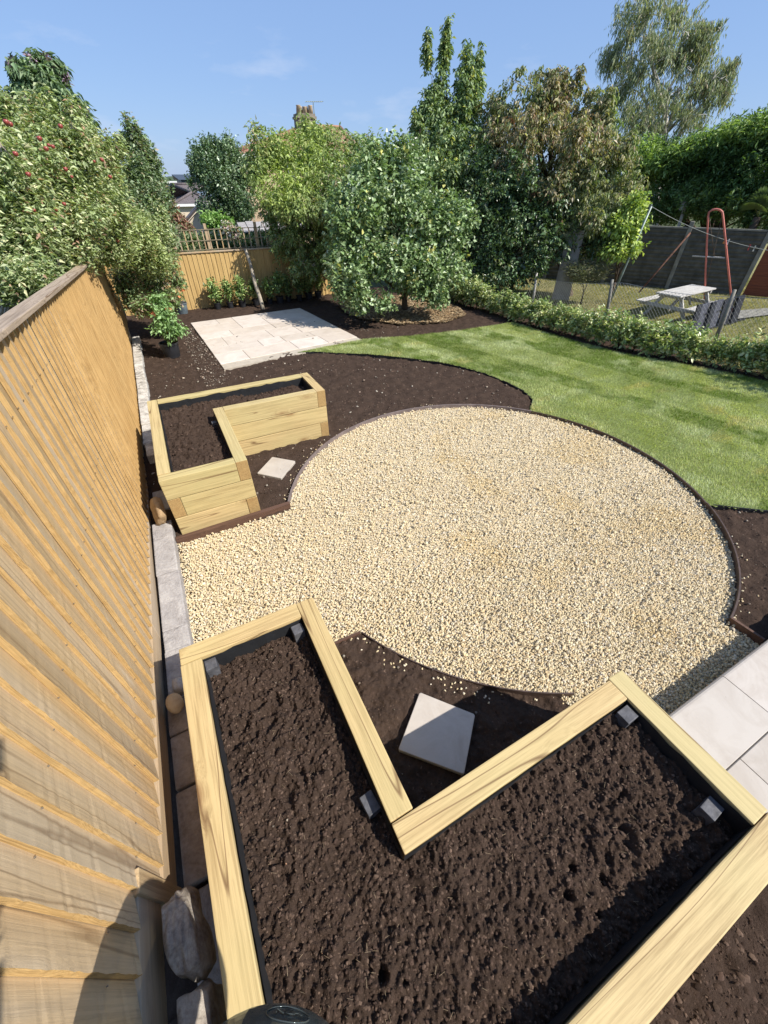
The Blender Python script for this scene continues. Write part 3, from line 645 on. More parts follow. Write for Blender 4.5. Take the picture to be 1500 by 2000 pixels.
rb_near = raised_bed('near L shaped raised bed of new timber sleepers full of dark soil', near_a, near_b, 100, near_inner, .47,
    [(-.298, 1.338, .565, .055, .06, 0.02), (.158, 1.335, .56, .06, .06, .05), (.165, .445, .53, .055, .075, .1), (1.352, .190, .575, .07, .06, 0.03), (1.352, -.20, .545, .075, .055, .06)], None, None, 0)
rb_far = raised_bed('far L shaped raised bed of new timber sleepers beside the side fence', far_a, far_b, 200, far_inner, .47, [(.17, 4.18, .52, .05, .05, 0)], None, None, 0)

def in_bed(x, y, inner, mrg=.006):
    xs_ = sorted({p[0] for p in inner}); 
    P = np.array(inner); return inpoly(x, y, P)
def bedz(level):
    def f(x, y):
        wx = x + .02 * fbm(x * 14, y * 14, 2, 141); wy = y + .02 * fbm(x * 14 + 5, y * 14, 2, 142)      # warped so clumps are irregular
        lumps = .5 - np.abs(fbm(wx * 17, wy * 17, 3, 107, .6)) * 1.9
        return level - .012 + .05 * fbm(x * 2.1, y * 2.1, 2, 101) + .026 * fbm(wx * 7, wy * 7, 3, 103, .6) + .019 * lumps * (.4 + np.clip(fbm(x * 3, y * 3, 2, 143) * 2 + .6, 0, 1)) + .020 * fbm(wx * 42, wy * 42, 3, 109, .7) + .014 * np.clip(fbm(x * 85, y * 85, 2, 113, .6), -.2, .5) + .005 * fbm(x * 150, y * 150, 2, 111, .7)
    return f
def edge_drop(inner, level, amt):
    P = np.array(inner); base = bedz(level)
    def f(x, y):
        d = np.full(x.shape, 9.0)
        for i in range(len(P)):
            a, b_ = P[i], P[(i + 1) % len(P)]; ab = b_ - a; t = np.clip(((x - a[0]) * ab[0] + (y - a[1]) * ab[1]) / (ab @ ab), 0, 1)
            d = np.minimum(d, np.hypot(x - a[0] - t * ab[0], y - a[1] - t * ab[1]))
        z = base(x, y)
        for hx, hy, hr, hd in HOLES: z = z - hd * np.exp(-(((x - hx) ** 2 + (y - hy) ** 2) / hr ** 2) ** 2)
        return z - amt * np.exp(-d / .045)
    return f
HOLES = [(*un((1178, 1716), .47), .016, .05), (*un((1115, 1695), .47), .016, .05), (*un((1105, 1750), .47), .014, .05), (*un((748, 1905), .47), .018, .05), (*un((790, 1918), .47), .010, .03), (*un((1210, 1500), .47), .014, .04), (*un((1170, 1785), .47), .014, .04)]
zn0 = edge_drop(near_inner, .490, .008); zfar = edge_drop(far_inner, .505, .01)
zn = lambda x, y: zn0(x, y) + .045 * np.exp(-np.abs(.235 - y) / .10) * (x > .2) * np.clip((x - .2) / .15, 0, 1)
grid_mesh('soil', -.33, 1.40, -.30, 1.375, .0045, zn, [M_soil], keep=lambda x, y: inpoly(x, y, np.array(near_inner)))
grid_mesh('soil', -.31, 1.34, 3.24, 4.77, .010, zfar, [M_soil], keep=lambda x, y: inpoly(x, y, np.array(far_inner)))
inn = lambda x, y: inpoly(x, y, np.array([(-.32, -.29), (1.39, -.29), (1.39, .225), (.19, .225), (.19, 1.365), (-.32, 1.365)]))
scatter_soil('soil_clods', 'lumpy dark compost crumbs filling the near raised bed', 'soil', 60000, -.33, 1.4, -.3, 1.375, .0025, .015, SP, inn, 51, .001, zn, flat=.8)
scatter_soil('soil_clods', 'dark compost crumbs filling the far raised bed', 'soil', 4000, -.31, 1.34, 3.24, 4.77, .006, .03, SP, lambda x, y: inpoly(x, y, np.array([(-.30, 3.25), (.19, 3.25), (.19, 4.35), (1.33, 4.35), (1.33, 4.76), (-.30, 4.76)])), 52, .001, zfar, flat=.8)
scatter_soil('soil_stones', 'few pale specks and chips in the compost of the near bed', 'stones', 160, -.33, 1.4, -.3, 1.375, .003, .010, STP + [(0.36, 0.2, 0.12)], inn, 53, .006, zn, mat=M_stone)
# dry fibres on the compost
r = np.random.default_rng(55); n = 900; x = -.33 + 1.73 * r.random(n); y = -.3 + 1.67 * r.random(n); k = inn(x, y); x, y = x[k], y[k]; z = zn(x, y) + .006; a = r.random(len(x)) * 6.28; L = .006 + .018 * r.random(len(x))
dx, dy = np.cos(a) * L / 2, np.sin(a) * L / 2; wx, wy = -np.sin(a) * .0006, np.cos(a) * .0006
V = np.stack([np.c_[x - dx, y - dy, z], np.c_[x + dx, y + dy, z + .004 * r.random(len(x))], np.c_[x + dx + wx, y + dy + wy, z + .002], np.c_[x - dx + wx, y - dy + wy, z]], 1).reshape(-1, 3)
o = link('straw_fibres', mesh_np('straw_fibres', V, np.arange(4 * len(x)).reshape(-1, 4), [M_clod], np.repeat([[.34, .26, .17]], len(x), 0)), kind='stuff'); tag(o, 'fine pale root fibres lying on the near bed compost', 'fibres')

# ------------------------------------------------------------------ side fence (feather-edge boards)
def ztop(y): return float(np.interp(y, [-1, 0.2, 2.41, 6.35, 8.5, 10.75], [2.14, 2.07, 1.925, 1.668, 1.555, 1.44]))
def zbot(y): return float(np.interp(y, [-1, .50, .501, 1.15, 2.05, 3.0, 3.9, 7.3, 10.03], [.60, .59, .34, .31, .225, .13, .02, 0.02, .20]))
def feather_board(pitch, wid, h, nseg=4, seed=0):
    """one tapered board: thick sawn edge towards -y; local origin at its foot"""
    m = MB(); lean_ = .015
    y0, y1 = 0.0, wid; xf0, xf1 = .034, .012; xb = 0.0
    rj = random.Random(seed); J = [(rj.uniform(-.0012, .0012), rj.uniform(-.0016, .0016)) if nseg > 4 else (0, 0) for _ in range(nseg + 1)]
    for i in range(nseg):
        za, zb = h * i / nseg, h * (i + 1) / nseg; (ja, ka), (jb, kb) = J[i], J[i + 1]
        m.face([(xf0 + ja, y0 + ka, za), (xf1, y1, za), (xf1, y1, zb), (xf0 + jb, y0 + kb, zb)], 0)          # face
        m.face([(xb + .014, y0, za), (xf0 + ja, y0 + ka, za), (xf0 + jb, y0 + kb, zb), (xb + .014, y0, zb)], 1)         # sawn thick edge
        m.face([(xb, y1, za), (xb + .014, y0, za), (xb + .014, y0, zb), (xb, y1, zb)], 0)
        m.face([(xf1, y1, za), (xb, y1, za), (xb, y1, zb), (xf1, y1, zb)], 1)
    m.face([(xb + .014, y0, 0), (xb, y1, 0), (xf1, y1, 0), (xf0, y0, 0)], 1); m.face([(xb + .014, y0, h), (xf0, y0, h), (xf1, y1, h), (xb, y1, h)], 1)
    return m
fence = thing('side_fence', 'tall side fence of overlapping feather edge boards with a grey weathered cap', 'fence', (-.68, 0, 0))
pitch = .112; y = -.75; i = 0
bm_near = [feather_board(pitch, .128, 1.0, 60, k).mesh('board', [M_board, M_boardedge]) for k in range(4)]; bm_far = feather_board(pitch, .128, 1.0).mesh('board', [M_boardfar, M_boardedge])
while y < 10.62:
    yy = y; zb, zt = zbot(yy), ztop(yy + .05) - .012
    if yy < .62: zb = zbot(yy) 
    o = link('board', bm_far if yy > 4.2 else bm_near[i % 4], fence, (0 + .0015 * (i % 3), yy, zb), (0, 0, random.uniform(-.018, .018)))
    o.scale = (1, 1, zt - zb); y += pitch * random.uniform(.96, 1.04); i += 1
# capping rail in two lengths with a visible joint, fixed along the slope
def sloped_bar(name, ya, yb, za, zb, x0, x1, th, mat, bev=.004):
    L = math.hypot(yb - ya, zb - za); me = bevelled_box(name, x1 - x0, L, th, [mat], bev)
    return link(name, me, fence, ((x0 + x1) / 2, (ya + yb) / 2, (za + zb) / 2 + th / 2), (math.atan2(zb - za, yb - ya), 0, 0))
seg = [(-.9, 2.41), (2.41, 6.345), (6.352, 8.5), (8.5, 10.72)]
for a, b_ in seg: sloped_bar('cap_rail', a + .001, b_ - .001, ztop(a), ztop(b_), -.045, .060, .026, M_cap)
# gravel board and arris details
sloped_bar('gravel_board', -.9, .585, .38, .36, .001, .026, .215, M_gravelboard)
for a, b_ in ((.63, 2.05), (2.052, 3.9), (3.902, 7.3), (7.302, 10.0)):
    sloped_bar('gravel_board', a, b_, zbot(a) - .165, zbot(b_) - .165, .002, .030, .160, M_gravelboard)
link('post', bevelled_box('post', .07, .075, 1.0, [M_post], .004), fence, (.004, .600, .10))
for yy in (-.75, 2.4, 4.2, 6.35, 8.4, 10.66): link('post', bevelled_box('post', .09, .09, ztop(yy) + .1, [M_post], .004), fence, (-.055, yy, (ztop(yy) - .1) / 2 - .01))
for k, zf_ in enumerate((.35, 1.0, 1.6)):
    for a, b_ in ((-.8, 2.4), (2.41, 6.35), (6.36, 10.6)):
        za, zb_ = zbot(a) + (ztop(a) - zbot(a)) * zf_ / 1.85, zbot(b_) + (ztop(b_) - zbot(b_)) * zf_ / 1.85
        L = math.hypot(b_ - a, zb_ - za); link('arris_rail', bevelled_box('arris_rail', .05, L, .05, [M_post], .004), fence, (-.03, (a + b_) / 2, (za + zb_) / 2), (math.atan2(zb_ - za, b_ - a), 0, 0))
# nail heads on the near boards
nm = MB(); M_nail = simple('galvanised_nail', (0.24, 0.21, 0.17), .5, .4, .4)
for i_ in range(60):
    yb2 = -.75 + .112 * i_ + .085
    for f_ in (.14, .5, .86):
        z_ = zbot(yb2) + (ztop(yb2) - zbot(yb2)) * f_; nm.box((.0215, yb2 - .0018, z_ - .0018), (.0255, yb2 + .0018, z_ + .0018))
o = link('nails', nm.mesh('nails', [M_nail]), fence); o['kind'] = 'stuff'
# ------------------------------------------------------------------ stones between fence and beds
def rock_mesh(name, sx, sy, sz, seed, mat, sub=3, amp=.22, sq=.5):
    import bmesh
    bm = bmesh.new(); bmesh.ops.create_icosphere(bm, subdivisions=sub, radius=1.0); r_ = np.random.default_rng(seed); ph = r_.random((9, 4)) * 6.28; fr = r_.standard_normal((9, 3)) * 2.2
    for v in bm.verts:
        c = v.co; k = max(abs(c.x), abs(c.y), abs(c.z)); c2 = c * (1 - sq) + c / k * sq * .85
        n_ = sum(math.sin(fr[j, 0] * c.x + fr[j, 1] * c.y + fr[j, 2] * c.z + ph[j, 0]) for j in range(9)) / 9
        n3 = sum(math.sin(3 * fr[j, 1] * c.x + 3 * fr[j, 2] * c.y + 3 * fr[j, 0] * c.z + ph[j, 1]) for j in range(9)) / 9
        v.co = Vector((c2.x * sx, c2.y * sy, c2.z * sz)) * (1 + amp * n_ * 1.6 + amp * .45 * n3)
    me = bpy.data.meshes.new(name); bm.to_mesh(me); bm.free(); me.materials.append(mat); me.polygons.foreach_set('use_smooth', [sub > 3] * len(me.polygons)); return me
M_kerbbrown = rock_mat('soiled_stone', (0.16, 0.115, 0.085), (0.30, 0.24, 0.19), (0.38, 0.32, 0.27), 6)
wall = thing('stone_edging', 'low run of flat grey and white stones along the foot of the side fence', 'stone edging', (-.52, 0, 0))
def kstone(y0, y1, x0, x1, z, mat, seed):
    me = bevelled_box('stone', x1 - x0, (y1 - y0) - .006, .22, [mat], .010, 0, seed, 0)
    rr = random.Random(seed); link('stone', me, wall, ((x0 + x1) / 2 + .52 + rr.uniform(-.004, .004), (y0 + y1) / 2, z - .11 + rr.uniform(-.005, .005)), (rr.uniform(-.02, .02), rr.uniform(-.02, .02), rr.uniform(-.02, .02)))
for k, (a, b_) in enumerate(((1.02, 1.30), (1.30, 1.50), (1.50, 1.86), (1.86, 2.06), (2.06, 2.62), (2.62, 3.30))):
    kstone(a, b_, -.622 if a > 1.44 else -.632, -.462 if a > 1.44 else -.442, .10 if a > 1.7 else .14, M_kerb if a > 1.44 else M_kerbbrown, 300 + k)
yy = 4.9; k = 0
while yy < 9.6:
    L = random.uniform(.22, .62); kstone(yy, min(yy + L, 9.7), -.625, -.49 + random.uniform(-.01, .012), .10 + random.uniform(-.01, .02), M_kerbwhite, 330 + k); yy += L; k += 1
kstone(4.55, 4.85, -.60, -.44, .12, M_kerbwhite, 390); kstone(3.6, 3.95, -.61, -.46, .02, M_kerb, 391); kstone(3.98, 4.5, -.60, -.45, 0.0, M_kerb, 392)
kstone(.62, 1.01, -.632, -.442, .15, M_kerbbrown, 393); kstone(.20, .61, -.632, -.442, .12, M_kerbbrown, 394)
def rock(label, loc, s, seed, mat, rot=(0, 0, 0), sub=4, amp=.2, sq=.4):
    o = link('rock', rock_mesh('rock', *s, seed, mat, sub, amp, sq), None, loc, rot); tag(o, label, 'rock'); return o
rock('big craggy grey and cream rock wedged between fence and near bed', (-.565, .43, .40), (.055, .135, .12), 3, M_rock, (0.1, 0, .1), 5, .2, .55)
rock('pale rock partly hidden below the big craggy rock at the bottom edge', (-.555, .17, .36), (.055, .13, .12), 8, M_rock, (0, 0, -.05), 5, .15, .6)
rock('rounded tan cobble beside the corner of the near raised bed', (-.572, 1.44, .21), (.044, .064, .042), 12, M_cobble, (0, 0, .3), 4, .08, .1)
rock('small grey pinkish stone tucked above the tan cobble', (-.545, 1.56, .17), (.04, .05, .05), 14, M_kerb, (0, 0, 0), 4, .12, .3)
rock('thin upright shard of sandstone leaning by the far raised bed', (-.53, 3.33, .20), (.045, .135, .10), 19, M_cobble, (.5, .35, .25), 4, .16, .6)

# ------------------------------------------------------------------ back fence, trellis, leaning stake
BA, BB = np.array([-.75, 11.88]), np.array([4.75, 11.88])
bf = thing('back_fence', 'orange feather edge fence closing the far end of the garden', 'fence', (0, 11.88, 0))
bmesh_back = feather_board(.11, .125, 1.0).mesh('board', [M_boardback, M_boardback]); x = -.7
while x < 4.7:
    o = link('board', bmesh_back, bf, (x, 0, 0.0), (0, 0, -math.pi / 2 )); o.scale = (.8, 1, 1.17 + random.uniform(-.004, .004)); x += .105
link('cap_rail', bevelled_box('cap_rail', 5.6, .07, .028, [M_gravelboard], .004), bf, (2.02, -.01, 1.19))
for z in (.3, .9): link('arris_rail', bevelled_box('arris_rail', 5.5, .05, .06, [M_post], .004), bf, (2.02, .035, z))
tr = thing('trellis', 'weathered square trellis panel standing above the back fence', 'trellis', (0, 12.02, 0))
zt0, zt1 = 1.10, 1.62
for k, x in enumerate(np.arange(.25, 3.25, .135)):
    link('slat', bevelled_box('slat', .024, .014, zt1 - zt0, [M_post], 0), tr, (x, 0, (zt0 + zt1) / 2))
M_trel = wood('trellis_wood', (0.26, 0.22, 0.15), (0.15, 0.12, 0.08), knots=0, axis='z')
for z in (1.22, 1.40, 1.61): link('rail', bevelled_box('rail', 3.1, .012, .014, [M_trel], 0), tr, (1.75, -.014, z))
for x in (.2, 1.55, 2.72): link('post', bevelled_box('post', .06, .06, 1.72, [M_post], .003), tr, (x, .03, .86))
sk0, sk1 = Pd((513, 603), 11.3), None
sk0 = np.array([*un((513, 603)), 0]); sk1 = at((480, 487), y=11.70)
m = MB(); P = [sk0 + (sk1 - sk0) * t for t in np.linspace(-.02, 1, 9)]; P = [p + np.array([.012 * math.sin(i * 1.3), .01 * math.cos(i), 0]) for i, p in enumerate(P)]
m.tube(P, [.052, .050, .048, .046, .046, .043, .042, .040, .038], 10); o = link('wooden_stake', m.mesh('wooden_stake', [M_barkpale], True)); tag(o, 'round pale stake leaning against the back fence', 'stake')

# ------------------------------------------------------------------ foliage machinery
def lump(P, seed, f):
    r_ = np.random.default_rng(seed); s = 0
    for j in range(6):
        k = r_.standard_normal(3) * f * (1 + .5 * j); s = s + np.sin(P @ k + r_.random() * 6.28) / (1 + .35 * j)
    return s / 3.2
def blob(px, py, rx, ry, d, dr=None):
    """ellipsoid around the place seen at (px, py), d metres away over the ground"""
    c = Pd((px, py), d); zc = -(CAMR.T @ (c - [0, 0, H]))[2]; cosv = zc / np.linalg.norm(c - [0, 0, H])
    return (c, np.array([rx * zc / FP, rx * zc / FP if dr is None else dr, ry * zc / FP * cosv]))
def leaves(blobs, n, size, aspect, pal, seed, w=None, per=9, spacing=.55, droop=.2, up=.35, out=.8, shell=2.2, gap=.0, gf=1.6, fold=.25, jit=.2, size_j=.5, patch=None, flutter=.5):
    """twigs with leaves in turn along them, spread through the ellipsoids; returns V, F, tint"""
    r_ = np.random.default_rng(seed); vol = np.array([np.prod(b[1]) ** (2 / 3) for b in blobs]); nt_ = n // per
    bi = r_.choice(len(blobs), nt_ * 2, p=vol / vol.sum()); C = np.array([b[0] for b in blobs])[bi]; R = np.array([b[1] for b in blobs])[bi]
    D = r_.standard_normal((len(bi), 3)); D /= np.linalg.norm(D, axis=1)[:, None]; rad = r_.random(len(bi)) ** (1 / shell)
    rad = rad * (1 + .26 * lump(D * 3 + bi[:, None], seed + 5, 1.2)) * np.where(r_.random(len(bi)) < .05, 1.18, 1.0); P = C + D * R * rad[:, None]
    keep = lump(P, seed + 1, gf) > gap - .9; P, D = P[keep][:nt_], D[keep][:nt_]; nt_ = len(P)
    T = D * out + r_.standard_normal((nt_, 3)) * .55 + np.array([0, 0, up]); T /= np.linalg.norm(T, axis=1)[:, None]
    k = np.tile(np.arange(per), nt_); P = np.repeat(P, per, 0); Tt = np.repeat(T, per, 0); m_ = len(P)
    side = r_.standard_normal((m_, 3)); side -= (side * Tt).sum(1)[:, None] * Tt; side /= np.linalg.norm(side, axis=1)[:, None]
    s = size * (1 + size_j * (r_.random(m_) - .5) * 2)
    base = P + Tt * (k[:, None] - per / 2) * size * spacing; base[:, 2] -= droop * size * ((k - per / 2) / per * 2) ** 2 * .6
    d = Tt * .5 + side * .8 + np.array([0, 0, -droop]); d /= np.linalg.norm(d, axis=1)[:, None]
    b_ = np.cross(d, np.array([0, 0, 1.]) + flutter * r_.standard_normal((m_, 3))); b_ /= np.linalg.norm(b_, axis=1)[:, None]; nn = np.cross(b_, d)
    h = s / 2; tip = base + d * s[:, None]; mid = base + d * (s * .45)[:, None]; wv = b_ * (s * aspect / 2)[:, None]; lift = nn * (s * aspect * fold)[:, None]; tip = tip - nn * (s * .12)[:, None]
    V = np.stack([base, mid + wv + lift, tip, mid - wv + lift], 1).reshape(-1, 3); i = np.arange(m_) * 4
    F = np.stack([np.c_[i, i + 1, i + 2], np.c_[i, i + 2, i + 3]], 1).reshape(-1, 3)
    pal = np.array(pal); ci = r_.choice(len(pal), nt_, p=w); ci = np.repeat(ci, per); alt = r_.choice(len(pal), m_, p=w); ci = np.where(r_.random(m_) < .35, alt, ci); col = pal[ci]
    if patch is not None:
        q = np.clip(lump(P, seed + 9, patch[1]) * 1.6 + patch[2], 0, 1)[:, None]; col = col * (1 - q) + np.array(patch[0]) * q
    lum = col.mean(1)[:, None]; col = np.minimum((col * .84 + lum * .16) * 2.0 * (1 + jit * r_.standard_normal((m_, 1))).clip(.45, 1.7), .75); return V, F, np.repeat(col, 2, 0)
def crown(parent, parts, mat, name='crown', kind=None):
    vs, fs, ts, o = [], [], [], 0
    for V, F, T in parts: vs.append(V); fs.append(F + o); ts.append(T); o += len(V)
    V = np.vstack(vs); 
    if parent is not None: V = V - np.array(parent.location)
    return link(name, mesh_np(name, V, np.vstack(fs), [mat], np.vstack(ts)), parent, kind=kind)
def limbs(parent, base, tops, r0, mat, seed, name='trunk', fork=.35, sub=3, spread=.5, n=7):
    """a tapered trunk that forks into a limb for every top, each limb with side branches"""
    r_ = random.Random(seed); m = MB(); base = Vector(base); off = Vector(parent.location) if parent is not None else Vector()
    cen = sum((Vector(t) for t in tops), Vector()) / len(tops); fk = base.lerp(cen, fork); fk += Vector((r_.uniform(-1, 1), r_.uniform(-1, 1), 0)) * .04 * (fk - base).length
    m.tube([base - off - Vector((0, 0, .1)), base - off + Vector((0, 0, .05)), base.lerp(fk, .5) + Vector((.02, .01, 0)) - off, fk - off], [r0 * 1.35, r0 * 1.08, r0 * .92, r0 * .8], 10)
    for t in tops:
        t = fk.lerp(Vector(t), .82); L = (t - fk).length; mid = fk.lerp(t, .5) + Vector((r_.uniform(-1, 1), r_.uniform(-1, 1), r_.uniform(-.3, .6))) * L * .10
        pts = [fk, fk.lerp(mid, .6), mid, mid.lerp(t, .6), t]; m.tube([p - off for p in pts], [r0 * .62, r0 * .5, r0 * .38, r0 * .24, r0 * .07], n)
        for _ in range(sub):
            s = pts[r_.randint(1, 3)]; e = s + (t - fk).normalized() * L * r_.uniform(.08, .22) + Vector((r_.uniform(-1, 1), r_.uniform(-1, 1), r_.uniform(-.2, .8))) * L * spread * .34
            m.tube([s - off, s.lerp(e, .5) + Vector((0, 0, .03 * L)) - off, e - off], [r0 * .22, r0 * .14, r0 * .04], 5)
    return link(name, m.mesh(name, [mat], True), parent)
def rough(blobs, n, f=.34, seed=1, upz=1.25, low=-.35):
    """adds small uneven lobes round the outside of a crown so that its outline breaks up"""
    r_ = np.random.default_rng(seed); out = list(blobs)
    for _ in range(n):
        c, R_ = blobs[r_.integers(len(blobs))]; d = r_.standard_normal(3); d /= np.linalg.norm(d)
        if d[2] < low: d[2] = -d[2]
        k = f * (.5 + r_.random()); rr_ = R_.mean() * k * np.array([.8, .8, upz]); out.append((c + d * R_ * (.98 + .12 * r_.random()), rr_))
    return out
def twigs(parent, blobs, n, r0, mat, seed, upb=.5):
    r_ = np.random.default_rng(seed); m = MB(); off = np.array(parent.location)
    for _ in range(n):
        c, R_ = blobs[r_.integers(len(blobs))]; d = r_.standard_normal(3) + np.array([0, 0, upb]); d /= np.linalg.norm(d); a = c + d * R_ * r_.uniform(-.2, .3) + r_.standard_normal(3) * R_ * .15
        e = c + d * R_ * r_.uniform(.7, 1.0); mid = (a + e) / 2 + r_.standard_normal(3) * np.linalg.norm(e - a) * .09
        m.tube([a - off, mid - off, e - off], [r0, r0 * .7, r0 * .3], 4, cap=False)
    return link('twigs', m.mesh('twigs', [mat], True), parent, kind='stuff')
def tree(label, cat, base, blobs, leafspec, mat, bark, r0, seed, name='tree', group=None, tops=None, tw=None, **kw):
    t = thing(name, label, cat, (base[0], base[1], base[2]), 0, group)
    limbs(t, base, tops or [b[0] for b in blobs[:9]], r0, bark, seed, **kw)
    crown(t, leafspec, mat)
    if tw: twigs(t, blobs, tw[0], tw[1], tw[2] if len(tw) > 2 else bark, seed + 900)
    return t

# quince in the mulch circle
QB = (*un((790, 608)), 0.0)
qb = [blob(700, 420, 62, 62, 9.9), blob(760, 380, 70, 70, 10.3), blob(830, 430, 66, 70, 10.3), blob(880, 450, 42, 62, 10.4), blob(790, 330, 46, 50, 10.6), blob(740, 320, 36, 40, 10.6), blob(705, 500, 50, 50, 9.7),
      blob(790, 510, 70, 55, 9.8), blob(860, 520, 52, 45, 10.2), blob(680, 560, 34, 24, 9.4), blob(830, 560, 40, 28, 9.9), blob(665, 480, 30, 60, 9.6), blob(680, 540, 40, 50, 9.3), blob(700, 585, 26, 22, 9.2), blob(720, 290, 12, 22, 10.7), blob(665, 400, 20, 30, 9.9), blob(925, 430, 10, 16, 10.4), blob(745, 590, 24, 16, 9.2), blob(850, 580, 26, 18, 9.8), blob(760, 285, 14, 26, 10.6), blob(785, 285, 8, 24, 10.6), blob(700, 380, 34, 44, 10.4), blob(800, 300, 22, 20, 10.7), blob(905, 425, 18, 30, 10.4)]
qb = rough(qb, 30, .30, 3)
QP = [(0.095, 0.15, 0.05), (0.125, 0.185, 0.07), (0.20, 0.255, 0.13), (0.07, 0.11, 0.035), (0.28, 0.33, 0.21), (0.24, 0.23, 0.05)]
QW = [.32, .27, .17, .14, .08, .02]
tree('rounded silvery green quince tree growing from the mulched circle', 'tree', QB, qb,
     [leaves(qb, 30000, .084, .62, QP, 60, QW, per=8, shell=2.6, droop=.25, up=.8, gap=.36, gf=3.4, spacing=.5, flutter=.6)], M_leafdull, M_bark, .075, 61, name='quince_tree', tw=(60, .008), fork=.22, sub=5)
# mulch circle beneath it
MC = np.array([(4.142, 10.502), (5.0, 10.9), (5.812, 10.824), (6.5, 10.3), (6.70, 9.542), (6.70, 8.8), (6.45, 8.15), (5.655, 7.838), (4.656, 8.181), (4.1, 8.9), (3.998, 9.6)])
grid_mesh('mulch_bed', 3.8, 7, 7.6, 11.1, .03, lambda x, y: .022 + .018 * fbm(x * 12, y * 12, 4, 133, .6), [M_mulch], keep=lambda x, y: inpoly(x, y, MC))
r = np.random.default_rng(66); n = 26000; x = 3.9 + 3 * r.random(n); y = 7.7 + 3.3 * r.random(n); k = inpoly(x, y, MC); x, y = x[k], y[k]; n = len(x); a = r.random(n) * 6.28; L = .02 + .035 * r.random(n); W = .006 + .01 * r.random(n); z = .035 + .02 * r.random(n); tl = (r.random(n) - .5) * .02
V = np.stack([np.c_[x - np.cos(a) * L, y - np.sin(a) * L, z - tl], np.c_[x - np.sin(a) * W, y + np.cos(a) * W, z], np.c_[x + np.cos(a) * L, y + np.sin(a) * L, z + tl], np.c_[x + np.sin(a) * W, y - np.cos(a) * W, z + .004]], 1).reshape(-1, 3)
o = link('bark_chips', mesh_np('bark_chips', V, np.arange(4 * n).reshape(-1, 4), [M_clod], pick(r, n, [(0.36, 0.26, 0.15), (0.26, 0.17, 0.09), (0.45, 0.35, 0.22), (0.15, 0.10, 0.06)], None, .2)), kind='stuff'); tag(o, 'woodchip mulch spread in a circle under the quince', 'mulch')

# peach tree over the back fence
pb = [blob(520, 300, 42, 48, 12.6), blob(590, 300, 70, 52, 12.9), blob(560, 370, 62, 50, 11.9), blob(640, 360, 72, 70, 11.9), blob(720, 320, 44, 50, 12.6), blob(580, 400, 60, 36, 11.5), blob(650, 400, 60, 36, 11.4), blob(500, 330, 26, 36, 12.3), blob(690, 310, 42, 52, 13.1), blob(610, 430, 70, 56, 12.4), blob(660, 440, 55, 62, 12.4),
      blob(560, 470, 38, 42, 12.0), blob(640, 500, 42, 42, 11.7), blob(700, 380, 38, 80, 12.8), blob(500, 250, 14, 10, 12.7), blob(530, 420, 22, 36, 12.3), blob(620, 262, 52, 22, 13.1), blob(600, 520, 34, 26, 11.6)]
pb = rough(pb, 26, .30, 4)
PP = [(0.11, 0.165, 0.045), (0.14, 0.19, 0.065), (0.18, 0.22, 0.09), (0.075, 0.115, 0.03), (0.20, 0.16, 0.11), (0.24, 0.24, 0.07)]
pt = tree('broad yellow green peach tree drooping over the back fence', 'tree', (*un((662, 560)), 0.0), pb,
     [leaves(pb, 54000, .088, .34, PP, 70, [.3, .26, .16, .14, .09, .05], per=9, shell=2.2, droop=.6, up=.35, gap=.42, gf=2.8, spacing=.28, patch=((.19, .24, .05), 1.0, -.5))], M_leaf, M_barkpale, .06, 71, name='peach_tree', tw=(150, .008, M_barkpale), fork=.15, sub=6)
# small rounded evergreen beyond the trellis
rb = [blob(425, 345, 52, 60, 19), blob(455, 380, 45, 55, 19), blob(400, 320, 30, 34, 19), blob(440, 300, 30, 24, 19.2), blob(470, 340, 30, 45, 19.2), blob(420, 410, 34, 30, 18.8), blob(470, 415, 28, 22, 18.8), blob(388, 330, 16, 18, 19), blob(385, 296, 8, 18, 19), blob(415, 285, 9, 16, 19), blob(398, 290, 6, 18, 19), blob(440, 282, 9, 12, 19)]
rb = rough(rb, 26, .30, 5, 1.6)
RP = [(0.055, 0.10, 0.04), (0.08, 0.13, 0.06), (0.12, 0.17, 0.09), (0.035, 0.065, 0.025), (0.20, 0.25, 0.16)]
tree('rounded dark green tree beyond the trellis', 'tree', (*Pd((430, 470), 19)[:2], -.1), rb, [leaves(rb, 26000, .085, .55, RP, 80, [.3, .25, .2, .15, .1], per=7, shell=2.4, up=1.1, gap=.35, gf=2.2, droop=.0)], M_leafgloss, M_bark, .10, 81, name='evergreen_tree')
sb = [blob(418, 432, 20, 18, 16.5), blob(440, 437, 16, 12, 16.4)]
tree('small bright green bush under the rounded dark tree', 'shrub', (*Pd((418, 470), 16.5)[:2], -.1), sb, [leaves(sb, 1800, .10, .6, [(0.09, 0.17, 0.03), (0.13, 0.22, 0.05)], 82, per=6, shell=3)], M_leaf, M_bark, .04, 83, name='bush')
